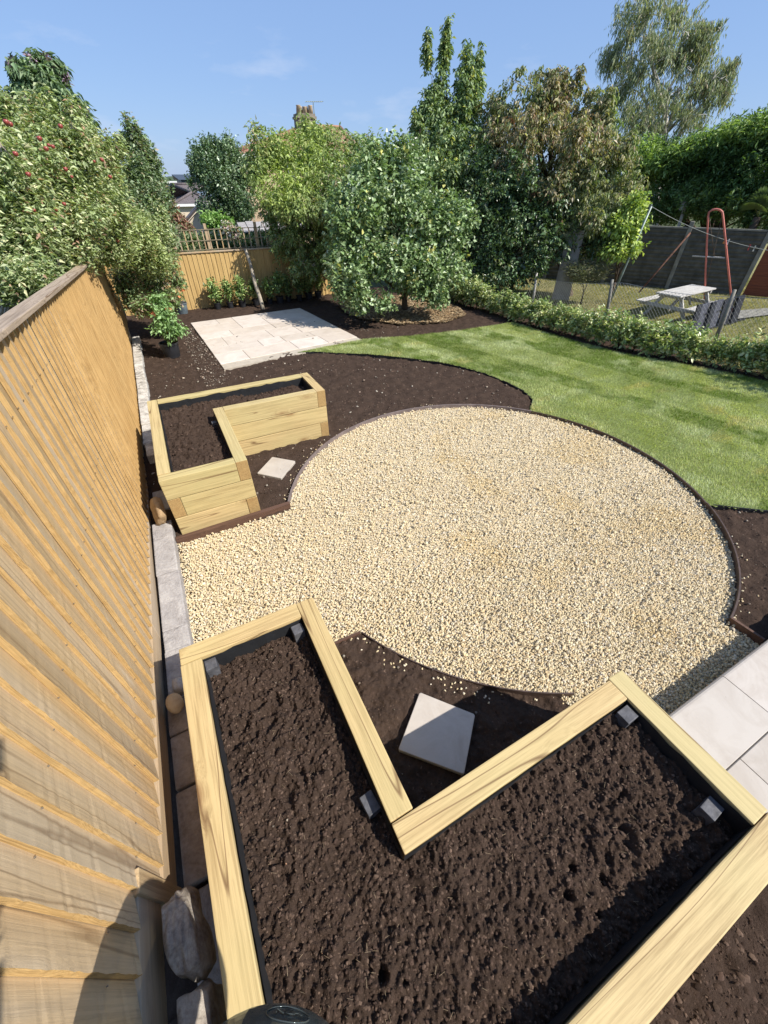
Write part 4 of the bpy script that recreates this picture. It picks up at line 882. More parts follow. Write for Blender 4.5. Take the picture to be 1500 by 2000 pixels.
# apple tree mass over the side fence
ab = [blob(40, 330, 90, 90, 7.2), blob(120, 300, 70, 70, 7.8), blob(30, 450, 80, 80, 6.4), blob(120, 420, 80, 75, 7.2), blob(190, 400, 62, 75, 8.0), blob(250, 455, 50, 58, 8.8), blob(60, 250, 62, 42, 7.8), blob(30, 540, 80, 55, 5.9), blob(110, 500, 70, 38, 7.0),
      blob(200, 480, 62, 48, 8.2), blob(280, 500, 48, 48, 9.2), blob(10, 250, 40, 30, 7.4), blob(190, 330, 40, 42, 8.6), blob(-60, 350, 90, 160, 6.6), blob(300, 450, 32, 40, 9.8), blob(240, 540, 26, 30, 9.4), blob(150, 225, 18, 22, 8.2), blob(60, 205, 30, 14, 8.0), blob(5, 205, 14, 20, 7.4), blob(215, 290, 26, 26, 8.8), blob(20, 200, 7, 26, 7.6), blob(95, 195, 8, 26, 8.2), blob(180, 265, 9, 26, 8.6), blob(225, 350, 10, 36, 9.0)]
ab = rough(ab, 60, .24, 6, 1.8)
AP = [(0.135, 0.175, 0.065), (0.18, 0.22, 0.095), (0.24, 0.27, 0.14), (0.085, 0.12, 0.04), (0.29, 0.28, 0.15), (0.22, 0.13, 0.08)]
ab_keep = ab
AV = leaves(ab, 92000, .056, .42, AP, 90, [.3, .26, .17, .15, .08, .04], per=9, shell=1.7, up=1.3, out=.5, droop=.5, gap=.46, gf=3.0, spacing=.55, patch=((.18, .22, .06), .8, -.3))
at_ = tree('sprawling apple tree with red apples behind the side fence', 'tree', (-2.6, 7.0, -.1), ab, [AV], M_leaf, M_barkpale, .09, 91, name='apple_tree', tw=(260, .008, M_barkpale), fork=.12, sub=6)
M_apple = simple('red_apple', (0.27, 0.055, 0.04), .35, .5, 0, .5, 12)
import bmesh as _bm
bmx = _bm.new(); _bm.ops.create_icosphere(bmx, subdivisions=2, radius=1.0)
for v in bmx.verts:
    if v.co.z > .6: v.co.z -= (v.co.z - .6) * .6
apm = bpy.data.meshes.new('apple'); bmx.to_mesh(apm); bmx.free(); apm.materials.append(M_apple); apm.polygons.foreach_set('use_smooth', [True] * len(apm.polygons))
for k, (px, py) in enumerate([(12, 238), (20, 242), (118, 246), (77, 270), (95, 283), (103, 286), (90, 290), (199, 312), (184, 315), (193, 410), (198, 432), (208, 424), (175, 428), (198, 426), (125, 398), (110, 409), (247, 441), (150, 470), (88, 486), (182, 490), (170, 505), (30, 300), (55, 340), (140, 345), (230, 470), (260, 392), (66, 410), (215, 345), (128, 330)]):
    dd = float(np.interp(px, [0, 60, 120, 200, 280], [5.6, 6.3, 6.6, 7.5, 8.4])); q = Pd((px, py), dd); o = link('apple', apm, at_, q - np.array(at_.location)); s_ = .015 + .009 * random.random(); o.scale = (s_, s_, s_)
tb = [blob(70, 150, 34, 46, 11.5), blob(100, 200, 52, 44, 11.5), blob(60, 200, 30, 40, 11.4), blob(140, 250, 36, 42, 11.6), blob(100, 130, 22, 24, 11.6), blob(165, 285, 28, 28, 11.7), blob(30, 125, 8, 14, 11.5), blob(70, 112, 8, 14, 11.6), blob(110, 270, 50, 50, 11.6)]
tb = rough(tb, 24, .30, 7, 1.3)
TP = [(0.06, 0.105, 0.045), (0.085, 0.135, 0.06), (0.045, 0.08, 0.035), (0.13, 0.18, 0.09)]
tree('tall dark leafy buddleia rising above the apple tree', 'shrub', (*Pd((150, 420), 11.5)[:2], -.1), tb, [leaves(tb, 17000, .125, .28, TP, 94, per=8, shell=2.2, up=.5, droop=.9, gap=.35, gf=2.4, spacing=.3),
     leaves([blob(30, 128, 7, 12, 11.5), blob(62, 120, 6, 12, 11.5), blob(92, 122, 7, 10, 11.5), blob(128, 155, 6, 8, 11.5)], 500, .06, .5, [(0.16, 0.10, 0.16), (0.12, 0.08, 0.11)], 95, per=6)], M_leaf, M_bark, .07, 96, name='buddleia')
cb = [blob(250, 400, 30, 46, 11.6), blob(325, 440, 18, 24, 11.6), blob(262, 262, 12, 26, 12.5), blob(272, 300, 22, 32, 12.5), blob(285, 340, 34, 42, 12.3), blob(295, 390, 40, 50, 12.0), blob(310, 430, 34, 42, 11.6), blob(250, 345, 30, 30, 12.2), blob(250, 240, 5, 10, 12.5), blob(320, 470, 26, 30, 11.2)]
cb = rough(cb, 30, .30, 8, 1.7)
CP = [(0.075, 0.12, 0.05), (0.11, 0.155, 0.075), (0.17, 0.205, 0.12), (0.18, 0.15, 0.10)]
tree('slender upright plum tree left of the distant grey roof', 'tree', (*Pd((300, 560), 11.8)[:2], -.1), cb, [leaves(cb, 20000, .07, .5, CP, 97, [.35, .35, .2, .1], per=8, shell=1.8, up=1.2, gap=.4, gf=2.4)], M_leaf, M_barkpale, .05, 98, name='plum_tree', tw=(50, .008))
pb2 = [blob(334, 410, 9, 14, 14), blob(345, 430, 13, 14, 14), blob(364, 446, 11, 8, 14)]
tree('reddish purple shrub in front of the cream house wall', 'shrub', (*Pd((345, 470), 14)[:2], -.1), pb2, [leaves(pb2, 2600, .07, .5, [(0.20, 0.10, 0.07), (0.15, 0.075, 0.055), (0.14, 0.13, 0.06)], 99, per=7, shell=2)], M_leaf, M_bark, .03, 100, name='shrub')
bh = [blob(370, 470, 22, 14, 13.6), blob(410, 470, 26, 16, 13.8), blob(500, 470, 30, 14, 13.4), blob(450, 478, 24, 12, 13.6), blob(345, 480, 20, 14, 13.2)]
tree('dark mixed bush filling the gaps behind the trellis', 'shrub', (*Pd((420, 500), 13.7)[:2], -.1), bh, [leaves(bh, 5000, .08, .5, [(0.05, 0.08, 0.03), (0.08, 0.12, 0.045), (0.12, 0.15, 0.07)], 126, per=6, shell=1.8, gap=.2)], M_leaf, M_bark, .03, 127, name='bush')
fb = [blob(446, 445, 12, 14, 12.3), blob(460, 455, 12, 16, 12.3)]
tree('pink flowered climber on the trellis', 'plant', (*Pd((452, 480), 12.35)[:2], 0), fb, [leaves(fb, 700, .06, .5, [(0.10, 0.14, 0.05), (0.13, 0.17, 0.06)], 101, per=5), leaves(fb, 260, .06, .9, [(0.50, 0.28, 0.26), (0.55, 0.40, 0.36)], 102, per=4, shell=4)], M_leaf, M_bark, .015, 103, name='climbing_rose')
# upright tree behind the quince
ub = [blob(870, 75, 9, 40, 14.6), blob(866, 120, 12, 40, 14.6), blob(858, 170, 17, 40, 14.5), blob(832, 95, 9, 28, 14.5), blob(838, 125, 9, 22, 14.5), blob(912, 110, 11, 32, 14.6), blob(936, 115, 9, 34, 14.7), blob(905, 160, 19, 42, 14.6), blob(930, 165, 17, 38, 14.6), blob(870, 220, 34, 40, 14.4), blob(830, 165, 10, 20, 14.5),
      blob(835, 215, 28, 26, 14.4), blob(825, 250, 28, 26, 14.3), blob(880, 270, 46, 44, 14.2), blob(915, 215, 32, 46, 14.4), blob(930, 300, 42, 60, 14.0), blob(870, 330, 50, 45, 13.6), blob(830, 290, 28, 30, 14.0)]
ub = rough(ub, 26, .40, 9, 1.5)
UP = [(0.10, 0.15, 0.055), (0.14, 0.19, 0.085), (0.15, 0.20, 0.08), (0.05, 0.09, 0.025), (0.26, 0.26, 0.05)]
tree('tall green cherry tree with upright shoots behind the quince', 'tree', (*Pd((880, 500), 14.2)[:2], -.1), ub, [leaves(ub, 30000, .095, .42, UP, 104, [.32, .28, .18, .16, .06], per=7, shell=1.7, up=1.1, droop=.9, gap=.5, gf=3.0, spacing=.36, out=.45)], M_leaf, M_bark, .10, 105, name='cherry_tree', tw=(60, .012), tops=[b[0] for b in ub[:10]], fork=.3)
# copper-brown leaved tree with green ivy beneath
kb = [blob(975, 210, 34, 40, 14.2), blob(1020, 175, 40, 34, 14.2), blob(1070, 200, 50, 36, 14.3), blob(960, 280, 36, 40, 13.9), blob(1090, 150, 24, 20, 14.5), blob(1040, 150, 18, 16, 14.5), blob(1110, 170, 36, 28, 14.4), blob(1140, 220, 48, 46, 14.2), blob(1040, 260, 70, 56, 13.8), blob(1130, 290, 74, 58, 13.6), blob(1190, 320, 52, 62, 13.4), blob(1090, 360, 70, 52, 13.2), blob(1180, 390, 56, 52, 13.1),
      blob(1010, 330, 52, 62, 13.5), blob(1225, 380, 30, 52, 13.2), blob(1180, 250, 28, 32, 14.0), blob(1130, 440, 56, 26, 12.9), blob(1195, 230, 13, 14, 14.0), blob(1000, 160, 14, 10, 14.4), blob(1075, 142, 12, 10, 14.5), blob(1160, 180, 12, 12, 14.3)]
kb = rough(kb, 46, .30, 10, 1.1)
KP = [(0.14, 0.105, 0.05), (0.18, 0.145, 0.07), (0.13, 0.14, 0.05), (0.24, 0.21, 0.11), (0.085, 0.12, 0.035), (0.14, 0.06, 0.035), (0.33, 0.26, 0.18)]
kt = tree('copper brown leaved tree with drooping foliage behind the lawn', 'tree', (*Pd((1120, 540), 13.4)[:2], -.05), kb,
     [leaves(kb, 50000, .082, .42, KP, 106, [.22, .2, .2, .12, .14, .05, .07], per=8, shell=2.2, up=.0, droop=1.0, gap=.62, gf=2.2, spacing=.36, patch=((.10, .15, .045), .6, .0))], M_leaf, M_bark, .12, 107, name='copper_tree', tw=(170, .011, M_barkpale), sub=7)
vb = [blob(950, 400, 60, 60, 12.9), blob(1010, 440, 64, 55, 12.7), blob(1070, 470, 56, 48, 12.6), blob(960, 480, 48, 45, 12.5), blob(1050, 510, 34, 28, 12.4), blob(940, 330, 40, 45, 13.4), blob(1190, 470, 44, 42, 12.9), blob(1000, 370, 60, 50, 13.2), blob(930, 540, 50, 34, 12.4), blob(1000, 530, 55, 34, 12.3), blob(1070, 400, 60, 50, 13.1), blob(895, 380, 30, 60, 13.6), blob(1150, 480, 40, 30, 13.2), blob(900, 470, 36, 60, 12.8)]
vb = rough(vb, 30, .28, 11)
VP = [(0.035, 0.065, 0.022), (0.05, 0.09, 0.03), (0.07, 0.12, 0.045), (0.15, 0.17, 0.08), (0.025, 0.04, 0.018)]
tree('dark ivy clad thicket beneath the copper leaved tree', 'shrub', (*Pd((1000, 560), 12.9)[:2], -.05), vb, [leaves(vb, 34000, .08, .6, VP, 108, [.3, .27, .2, .08, .15], per=7, shell=2.0, up=.1, droop=.5, gap=.12, gf=2.2)], M_leafgloss, M_bark, .07, 109, name='ivy_thicket', tw=(70, .010, M_barkpale), sub=6)
yb = [blob(1215, 440, 32, 30, 12.6), blob(1240, 400, 20, 28, 12.7), blob(1225, 480, 26, 26, 12.5), blob(1200, 490, 24, 18, 12.4), blob(1250, 430, 16, 22, 12.7)]
tree('bright yellow green bush beside the washing line pole', 'shrub', (*Pd((1205, 545), 12.7)[:2], -.05), yb, [leaves(yb, 4200, .085, .6, [(0.19, 0.25, 0.04), (0.25, 0.30, 0.06), (0.12, 0.18, 0.03)], 110, per=6, shell=2.4, droop=.4, gap=.1, gf=3)], M_leaf, M_bark, .035, 111, name='bush')
# birch
bb = [blob(1260, 30, 62, 62, 27), blob(1300, 100, 78, 70, 27), blob(1240, 110, 58, 62, 27), blob(1350, 90, 52, 60, 27.5), blob(1380, 160, 48, 56, 27.5), blob(1300, 190, 78, 55, 27), blob(1220, 180, 40, 50, 26.5), blob(1260, 240, 60, 46, 26.5), blob(1340, 230, 50, 46, 27),
      blob(1260, -50, 52, 52, 27.5), blob(1320, 20, 48, 56, 27.5), blob(1415, 150, 22, 45, 27.8), blob(1420, 190, 18, 30, 27.8), blob(1190, 120, 20, 40, 26.5), blob(1380, 60, 22, 20, 27.6), blob(1300, -90, 40, 40, 27.6)]
bb = rough(bb, 40, .30, 12, 1.0)
BP = [(0.15, 0.18, 0.09), (0.19, 0.21, 0.12), (0.11, 0.135, 0.06), (0.23, 0.23, 0.15), (0.22, 0.18, 0.12)]
tree('tall airy silver birch with hanging twigs rising at the right', 'tree', (*Pd((1290, 470), 27)[:2], -.1), bb, [leaves(bb, 44000, .15, .20, BP, 112, [.32, .28, .2, .12, .08], per=10, shell=1.5, up=-.9, out=.25, droop=1.3, gap=.98, gf=1.5, spacing=.42, size_j=.4)], M_leaf, M_birchbark, .22, 113, name='birch_tree', tw=(220, .022), fork=.4, sub=8, spread=.7)
# dark conifer hedge on the right, sunlight on its tops painted as brighter leaves
hb = [blob(1330, 320, 55, 52, 19), blob(1400, 320, 60, 62, 18.5), blob(1470, 320, 60, 72, 18), blob(1300, 400, 45, 50, 18.5), blob(1370, 390, 60, 55, 18), blob(1450, 390, 60, 50, 17.5), blob(1530, 330, 60, 90, 17.5), blob(1260, 340, 45, 52, 19.5), blob(1440, 270, 46, 36, 18.5), blob(1500, 260, 40, 45, 18.2), blob(1540, 420, 60, 60, 17), blob(1250, 300, 28, 26, 19.6), blob(1380, 285, 34, 24, 18.8)]
hb = rough(hb, 40, .26, 13, 1.1)
HP = [(0.035, 0.075, 0.018), (0.05, 0.10, 0.022), (0.025, 0.05, 0.014), (0.075, 0.13, 0.03)]
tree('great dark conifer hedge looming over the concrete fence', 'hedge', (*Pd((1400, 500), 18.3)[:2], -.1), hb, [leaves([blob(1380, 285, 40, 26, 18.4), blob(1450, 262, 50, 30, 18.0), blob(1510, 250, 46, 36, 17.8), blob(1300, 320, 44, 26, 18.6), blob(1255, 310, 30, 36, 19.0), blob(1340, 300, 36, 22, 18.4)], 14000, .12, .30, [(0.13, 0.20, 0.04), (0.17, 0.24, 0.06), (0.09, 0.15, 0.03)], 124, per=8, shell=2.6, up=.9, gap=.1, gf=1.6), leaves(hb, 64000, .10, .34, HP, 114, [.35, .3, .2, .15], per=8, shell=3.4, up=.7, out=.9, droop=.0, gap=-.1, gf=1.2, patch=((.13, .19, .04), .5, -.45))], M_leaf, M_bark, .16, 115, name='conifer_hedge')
# small dark ornamental grass clump at the pale board
cb2 = [blob(1135, 530, 30, 16, 12.3), blob(1165, 528, 26, 15, 12.4)]
tree('fine leaved grey green rosemary clump below the copper tree', 'shrub', (*Pd((1145, 555), 12.4)[:2], 0), cb2, [leaves(cb2, 3800, .10, .08, [(0.08, 0.10, 0.05), (0.13, 0.14, 0.08), (0.16, 0.15, 0.09)], 116, per=6, shell=1.8, up=1.6)], M_leafdull, M_bark, .02, 117, name='rosemary')
# leafy bramble/raspberry over the corner, potted plant
rb2 = [blob(310, 520, 40, 30, 9.7), blob(320, 500, 26, 26, 9.9), blob(250, 560, 26, 30, 9.2), blob(300, 560, 34, 28, 9.6), blob(330, 585, 26, 22, 9.4), blob(255, 590, 18, 26, 9.2), blob(290, 530, 40, 26, 9.8), blob(280, 600, 26, 20, 8.9), blob(345, 550, 16, 20, 9.9)]
tree('straggly rose and bramble leaning over the far end of the side fence', 'shrub', (*un((300, 640)), 0), rb2, [leaves(rb2, 9000, .06, .5, [(0.10, 0.15, 0.05), (0.14, 0.19, 0.08), (0.16, 0.11, 0.07), (0.07, 0.11, 0.03)], 118, per=6, shell=1.6, gap=.25, gf=4), leaves(rb2, 60, .06, .8, [(0.40, 0.10, 0.03), (0.5, 0.2, 0.05)], 119, per=2)], M_leaf, M_barkpale, .018, 120, name='bramble', sub=5)
M_pot = simple('black_plastic', (0.018, 0.019, 0.022), .45, .5, vs=8, var=.4)
M_potgrey = simple('blue_grey_plastic', (0.10, 0.13, 0.15), .4, .5, vs=6, var=.5)
def pot(root, r0, r1, h, mat=M_pot, soilm=M_soil):
    m = MB(); n = 24; prof = [(r0, 0), (r1, h * .88), (r1 * 1.07, h * .88), (r1 * 1.07, h), (r1 * .98, h), (r1 * .95, h * .86)]
    for i in range(len(prof) - 1):
        for k in range(n):
            a, c = 2 * math.pi * k / n, 2 * math.pi * (k + 1) / n; (ra, za), (rb_, zb_) = prof[i], prof[i + 1]
            m.face([(ra * math.cos(a), ra * math.sin(a), za), (ra * math.cos(c), ra * math.sin(c), za), (rb_ * math.cos(c), rb_ * math.sin(c), zb_), (rb_ * math.cos(a), rb_ * math.sin(a), zb_)])
    link('pot', m.mesh('pot', [mat], True), root)
    m = MB(); m.face([(r1 * .96 * math.cos(2 * math.pi * k / n), r1 * .96 * math.sin(2 * math.pi * k / n), h * .86) for k in range(n)]); link('compost', m.mesh('compost', [soilm]), root)
PB = un((338, 696)); rt = thing('potted_plant', 'black pot with a bushy green plant standing in the soil by the side fence', 'potted plant', (*PB, 0))
pot(rt, .13, .155, .25)
pl = [blob(325, 640, 26, 12, 8.3), blob(318, 615, 22, 18, 8.4), blob(345, 645, 18, 8, 8.3), blob(310, 590, 16, 18, 8.6), blob(330, 655, 14, 8, 8.3)]
limbs(rt, (*PB, .2), [b[0] for b in pl], .012, M_barkpale, 5, name='stem', sub=3); crown(rt, [leaves(pl, 1500, .07, .5, [(0.11, 0.19, 0.06), (0.15, 0.24, 0.09), (0.08, 0.14, 0.04)], 121, per=5, shell=2, up=.4), leaves(pl[:2], 14, .07, .8, [(0.45, 0.08, 0.03)], 122, per=2)], M_leaf)
o = link('flower_pot', None); COL.objects.unlink(o); bpy.data.objects.remove(o)
PB2 = un((358, 612)); rt = thing('plastic_pot', 'grey blue plastic pot standing at the corner of the back fence', 'pot', (PB2[0], PB2[1], 0)); pot(rt, .11, .14, .24, M_potgrey)
# row of potted laurels at the foot of the back fence
def small_shrub(name, label, cat, group, h, rad, n, size, seed, pal, potted=False, mat=M_leafgloss, asp=.45, up=.8):
    t = thing(name, label, cat, (0, 0, 0), 0, group); z0 = 0.0
    if potted: pot(t, .075, .09, .15); z0 = .12
    bl = [(np.array([0, 0, z0 + h * .55]), np.array([rad, rad, h * .46])), (np.array([rad * .3, rad * .2, z0 + h * .75]), np.array([rad * .6, rad * .6, h * .28])), (np.array([-rad * .3, -.1 * rad, z0 + h * .38]), np.array([rad * .8, rad * .7, h * .3]))]
    rr_ = random.Random(seed); tops = [(rr_.uniform(-rad, rad) * .7, rr_.uniform(-rad, rad) * .7, z0 + h * rr_.uniform(.7, 1.0)) for _ in range(6)]
    limbs(t, (0, 0, z0), tops, .010, M_bark, seed, name='stem', fork=.1, sub=2); crown(t, [leaves(bl, n, size, asp, pal, seed, per=6, shell=1.7, up=up, droop=.1, gap=.1, gf=6, spacing=.4)], mat)
    return t
LP = [(0.075, 0.135, 0.03), (0.11, 0.18, 0.045), (0.17, 0.24, 0.07), (0.05, 0.09, 0.02), (0.22, 0.25, 0.08)]
protos = [small_shrub('potted_laurel', 'dark potted laurel standing in the row against the back fence', 'potted shrub', 'potted laurels along the back fence', .55, .15, 420, .075, 130 + k, LP, True) for k in range(2)]
xs_ = [1.35, 1.66, 1.95, 2.30, 2.66, 2.92, 3.18, 3.46, 3.74, 4.02]
for k, x in enumerate(xs_):
    o = protos[k] if k < 2 else copy_tree(protos[k % 2]); o.location = (x, 11.62 - random.uniform(0, .12), .01); o['label'] = {0: 'leftmost sunlit potted laurel of the row against the back fence', 3: 'potted laurel standing just left of the foot of the leaning stake', 4: 'potted laurel standing just right of the foot of the leaning stake', 9: 'rightmost shaded potted laurel of the row, under the peach tree'}.get(k, 'dark potted laurel standing in the row against the back fence'); o.rotation_euler.z = random.uniform(0, 6.28); s_ = random.uniform(.85, 1.1); o.scale = (s_, s_, s_)
# clipped young hedge along the lawn
HPAL = [(0.14, 0.19, 0.05), (0.19, 0.24, 0.075), (0.25, 0.29, 0.11), (0.08, 0.125, 0.03), (0.29, 0.29, 0.13)]
hpro = [small_shrub('hedge_shrub', 'young bright green laurel shrub in the low hedge beside the lawn', 'shrub', 'young laurel shrubs of the low boundary hedge', .62, .25, 800, .072, 150 + k, HPAL, False, M_leafgloss, .5, .9) for k in range(4)]
HL = np.array([(6.75, 10.6), (6.98, 9.2), (7.10, 7.2), (7.25, 6.2), (7.45, 4.75), (7.85, 3.8), (8.20, 2.95), (8.32, 2.5), (8.7, 1.6), (9.1, .4)])
seg_ = np.r_[0, np.cumsum(np.hypot(*np.diff(HL, axis=0).T))]; tt = np.arange(0, seg_[-1], .29)
for k, t_ in enumerate(tt):
    x, y = np.interp(t_, seg_, HL[:, 0]), np.interp(t_, seg_, HL[:, 1]); o = hpro[k] if k < 4 else copy_tree(hpro[random.randrange(4)])
    o['label'] = {0: 'hedge laurel at the far end of the row beside the quince mulch'}.get(k, 'young bright green laurel shrub in the low hedge beside the lawn')
    o.location = (x + random.uniform(-.06, .06) + .10, y + random.uniform(-.05, .05), .0); o.rotation_euler.z = random.uniform(0, 6.28); s_ = random.uniform(.82, 1.12) * float(np.interp(y, [1.5, 4.5, 11], [1.05, .93, 1.0])); o.scale = (s_, s_, s_ * random.uniform(.9, 1.1))

# ------------------------------------------------------------------ neighbour's garden on the right
FD = np.array([.546, -.838]); F0 = np.array([13.53, 7.86])
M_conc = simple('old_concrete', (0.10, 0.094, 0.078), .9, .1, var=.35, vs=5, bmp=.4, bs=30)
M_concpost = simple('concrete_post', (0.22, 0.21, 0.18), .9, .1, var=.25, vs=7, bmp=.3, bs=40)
cf = thing('concrete_fence', 'old grey ribbed concrete panel fence behind the neighbouring lawn', 'fence', (*F0, 0), math.atan2(FD[1], FD[0]))
ribm = MB()
for k in range(3):
    z = k * .098; ribm.face([(0, -.018, z), (1.66, -.018, z), (1.66, -.030, z + .05), (0, -.030, z + .05)]); ribm.face([(0, -.030, z + .05), (1.66, -.030, z + .05), (1.66, -.018, z + .085), (0, -.018, z + .085)]); ribm.face([(0, -.018, z + .085), (1.66, -.018, z + .085), (1.66, -.012, z + .098), (0, -.012, z + .098)])
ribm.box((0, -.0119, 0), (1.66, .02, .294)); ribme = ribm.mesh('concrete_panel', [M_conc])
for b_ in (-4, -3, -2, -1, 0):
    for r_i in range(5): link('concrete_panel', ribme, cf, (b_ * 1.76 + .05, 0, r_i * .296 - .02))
for b_ in (-4, -3, -2, -1, 0, 1): link('post', bevelled_box('post', .10, .11, 1.66, [M_concpost], .012), cf, (b_ * 1.76, -.01, .80))
for b_ in (-4, -3, -2, -1, 0): link('coping', bevelled_box('coping', 1.64, .07, .04, [M_concpost], .006), cf, (b_ * 1.76 + .88, 0, 1.480))
M_redwood = wood('red_brown_stain', (0.24, 0.075, 0.04), (0.15, 0.045, 0.025), knots=.1, grain=12)
rf = thing('timber_fence', 'red brown stained lap fence panels to the right of the concrete fence', 'fence', (*(F0 + FD * 1.82), 0), math.atan2(FD[1], FD[0]))
for b_ in range(3):
    for r_i in range(12):
        o = link('slat', bevelled_box('slat', 1.72, .012, .135, [M_redwood], 0), rf, (b_ * 1.8 + .90, -.012 * (r_i % 2) * .3, .09 + r_i * .112), (.10, 0, 0))
    link('post', bevelled_box('post', .07, .08, 1.45, [M_redwood], 0), rf, (b_ * 1.8 + 1.80, .01, .70))
    link('cap_rail', bevelled_box('cap_rail', 1.74, .05, .03, [M_redwood], 0), rf, (b_ * 1.8 + .9, 0, 1.445))
# stained concrete path strip across that lawn
m = MB(); pc = [(10.9, 5.0), (12.62, 4.75), (15.5, 4.35), (15.5, 4.62), (12.62, 5.28), (10.9, 5.45)]
m.face([(*p, .052) for p in pc]); link('garden_path', m.mesh('garden_path', [M_concpost]), kind='structure')
# wire fence
WA, WB = np.array([8.15, 11.6]), np.array([9.75, 2.2]); wd = (WB - WA) / np.linalg.norm(WB - WA)
M_wire = simple('galvanised_wire', (0.33, 0.33, 0.32), .45, .5, .6)
wf = thing('wire_fence', 'sagging chain link fence on old wooden posts behind the low hedge', 'fence', (*WA, 0), math.atan2(wd[1], wd[0]))
WL = float(np.linalg.norm(WB - WA)); tops_ = []
for k, (p, q) in enumerate((((943, 520), (938, 560)), ((1048, 533), (1040, 590)), ((1196, 546), (1187, 600)), ((1435, 566), (1405, 645)))):
    T_ = plane_hit(p, WA, WB); s_ = float((T_[:2] - WA) @ wd); tops_.append((s_, T_[2]))
    B_ = plane_hit(q, WA, WB); sb_ = float((B_[:2] - WA) @ wd); z_ = T_[2]; s0 = s_ + (sb_ - s_) * (z_ / max(.05, z_ - B_[2]))
    s0 = s_ + max(-.35, min(.35, s0 - s_)); m = MB(); m.tube([(s0, 0, -.05), ((s0 + s_) / 2, .01, z_ / 2), (s_, 0, z_)], [.036, .034, .030], 8); link('post', m.mesh('post', [M_greywood if k < 2 else M_concpost], True), wf)
ts, tz = [t[0] for t in tops_], [t[1] - .04 for t in tops_]
def wtop(s): 
    base = float(np.interp(s, ts, tz)); return base - .10 * abs(math.sin(s * 1.15))
def netting(x0, x1, stp, rad, dirn):
    m = MB(); s = x0
    while s < x1:
        h = wtop(s); pts = []; u, z = s, 0.02
        e = min(s + dirn * h, x1) if dirn > 0 else max(s + dirn * h, x0); hh = abs(e - s)
        if hh > .03:
            a, b_ = (s, 0, .02), (e, 0, .02 + min(hh, wtop(e) - .02)); d = .0022
            m.box((0, 0, 0), (1, 1, 1)); n0 = len(m.v) - 8
            P = [(a[0] - d, -d, a[2]), (a[0] + d, -d, a[2]), (a[0] + d, d, a[2]), (a[0] - d, d, a[2]), (b_[0] - d, -d, b_[2]), (b_[0] + d, -d, b_[2]), (b_[0] + d, d, b_[2]), (b_[0] - d, d, b_[2])]
            m.v[n0:] = P
        s += stp
    return m
for dn, off in ((1, 0), (-1, .035)): 
    o = link('netting', netting(.1 + off, WL - .1, .075, .002, dn).mesh('netting', [M_wire]), wf); o['kind'] = 'stuff'
m = MB(); P = [(s, 0, wtop(s)) for s in np.linspace(.1, WL - .1, 80)]; m.tube(P, .004, 5); link('line_wire', m.mesh('line_wire', [M_wire]), wf)
# washing pole, line and pegs
M_steelpole = simple('galvanised_pole', (0.22, 0.27, 0.25), .5, .5, .3, .35, 5)
pb0 = np.array([*un((1187, 600)), 0]); pt0 = Pd((1272, 403), float(np.hypot(*pb0[:2])))
wp = thing('washing_pole', 'leaning tall galvanised washing line pole beside the yellow green bush', 'pole', tuple(pb0))
m = MB(); d = pt0 - pb0; m.tube([-.05 * d, .5 * d, d], [.030, .027, .022], 9); link('pole', m.mesh('pole', [M_steelpole], True), wp)
m = MB(); m.tube([d * .985 + np.array([-.05, 0, 0]), d * 1.0 + np.array([.0, 0, .035]), d * .985 + np.array([.05, 0, 0])], .008, 6); link('hook', m.mesh('hook', [M_steelpole], True), wp)
le = Pd((1640, 500), 14.8); lp = [pt0 * (1 - t) + le * t for t in np.linspace(0, 1, 24)]
m = MB(); LPTS = [p - np.array([0, 0, .95 * t * (1 - t)]) for p, t in zip(lp, np.linspace(0, 1, 24))]; m.tube(LPTS, .0045, 5)
M_line = simple('washing_line', (0.24, 0.26, 0.25), .6, .3); o = link('washing_line', m.mesh('washing_line', [M_line])); tag(o, 'sagging pale washing line stretching right from the leaning pole', 'washing line')
pegc = {'white': (0.75, 0.74, 0.70), 'red': (0.5, 0.06, 0.05), 'orange': (0.6, 0.25, 0.05), 'cream': (0.7, 0.66, 0.5)}
def scr(P):
    v = CAMR.T @ (np.array(P) - [0, 0, H]); return 750 + FP * v[0] / -v[2]
_tt = np.linspace(0, 1, 400); _px = [scr([np.interp(t, np.linspace(0, 1, 24), [p[k] for p in LPTS]) for k in range(3)]) for t in _tt]
tfor = lambda px: float(np.interp(px, _px, _tt))
for nm_, tpos, lab in (('white', tfor(1423), 'white clothes peg on the line in front of the dark concrete fence'), ('orange', tfor(1416), 'orange clothes peg beside the lone white one on the washing line'), ('red', tfor(1464), 'red clothes peg on the line in front of the red brown fence'), ('cream', tfor(1474), 'cream clothes peg at the right of the red one on the line')):
    q = np.array([np.interp(tpos, np.linspace(0, 1, 24), [p[k] for p in LPTS]) for k in range(3)]); mt = simple('peg_' + nm_, pegc[nm_], .5, .4, var=.05); m = MB()
    for s_ in (-1, 1): m.box((-.008, -.012, -.055), (.008, -.002, .030), 0, Matrix.Rotation(s_ * .12, 4, 'X') @ Matrix.Translation((0, .0065 if s_ > 0 else .0075, 0)))
    o = link('clothes_peg', m.mesh('clothes_peg', [mt]), None, tuple(q), (0, .25, .4)); o.scale = (1.3, 1.3, 1.3); tag(o, lab, 'clothes peg', 'clothes pegs on the washing line')
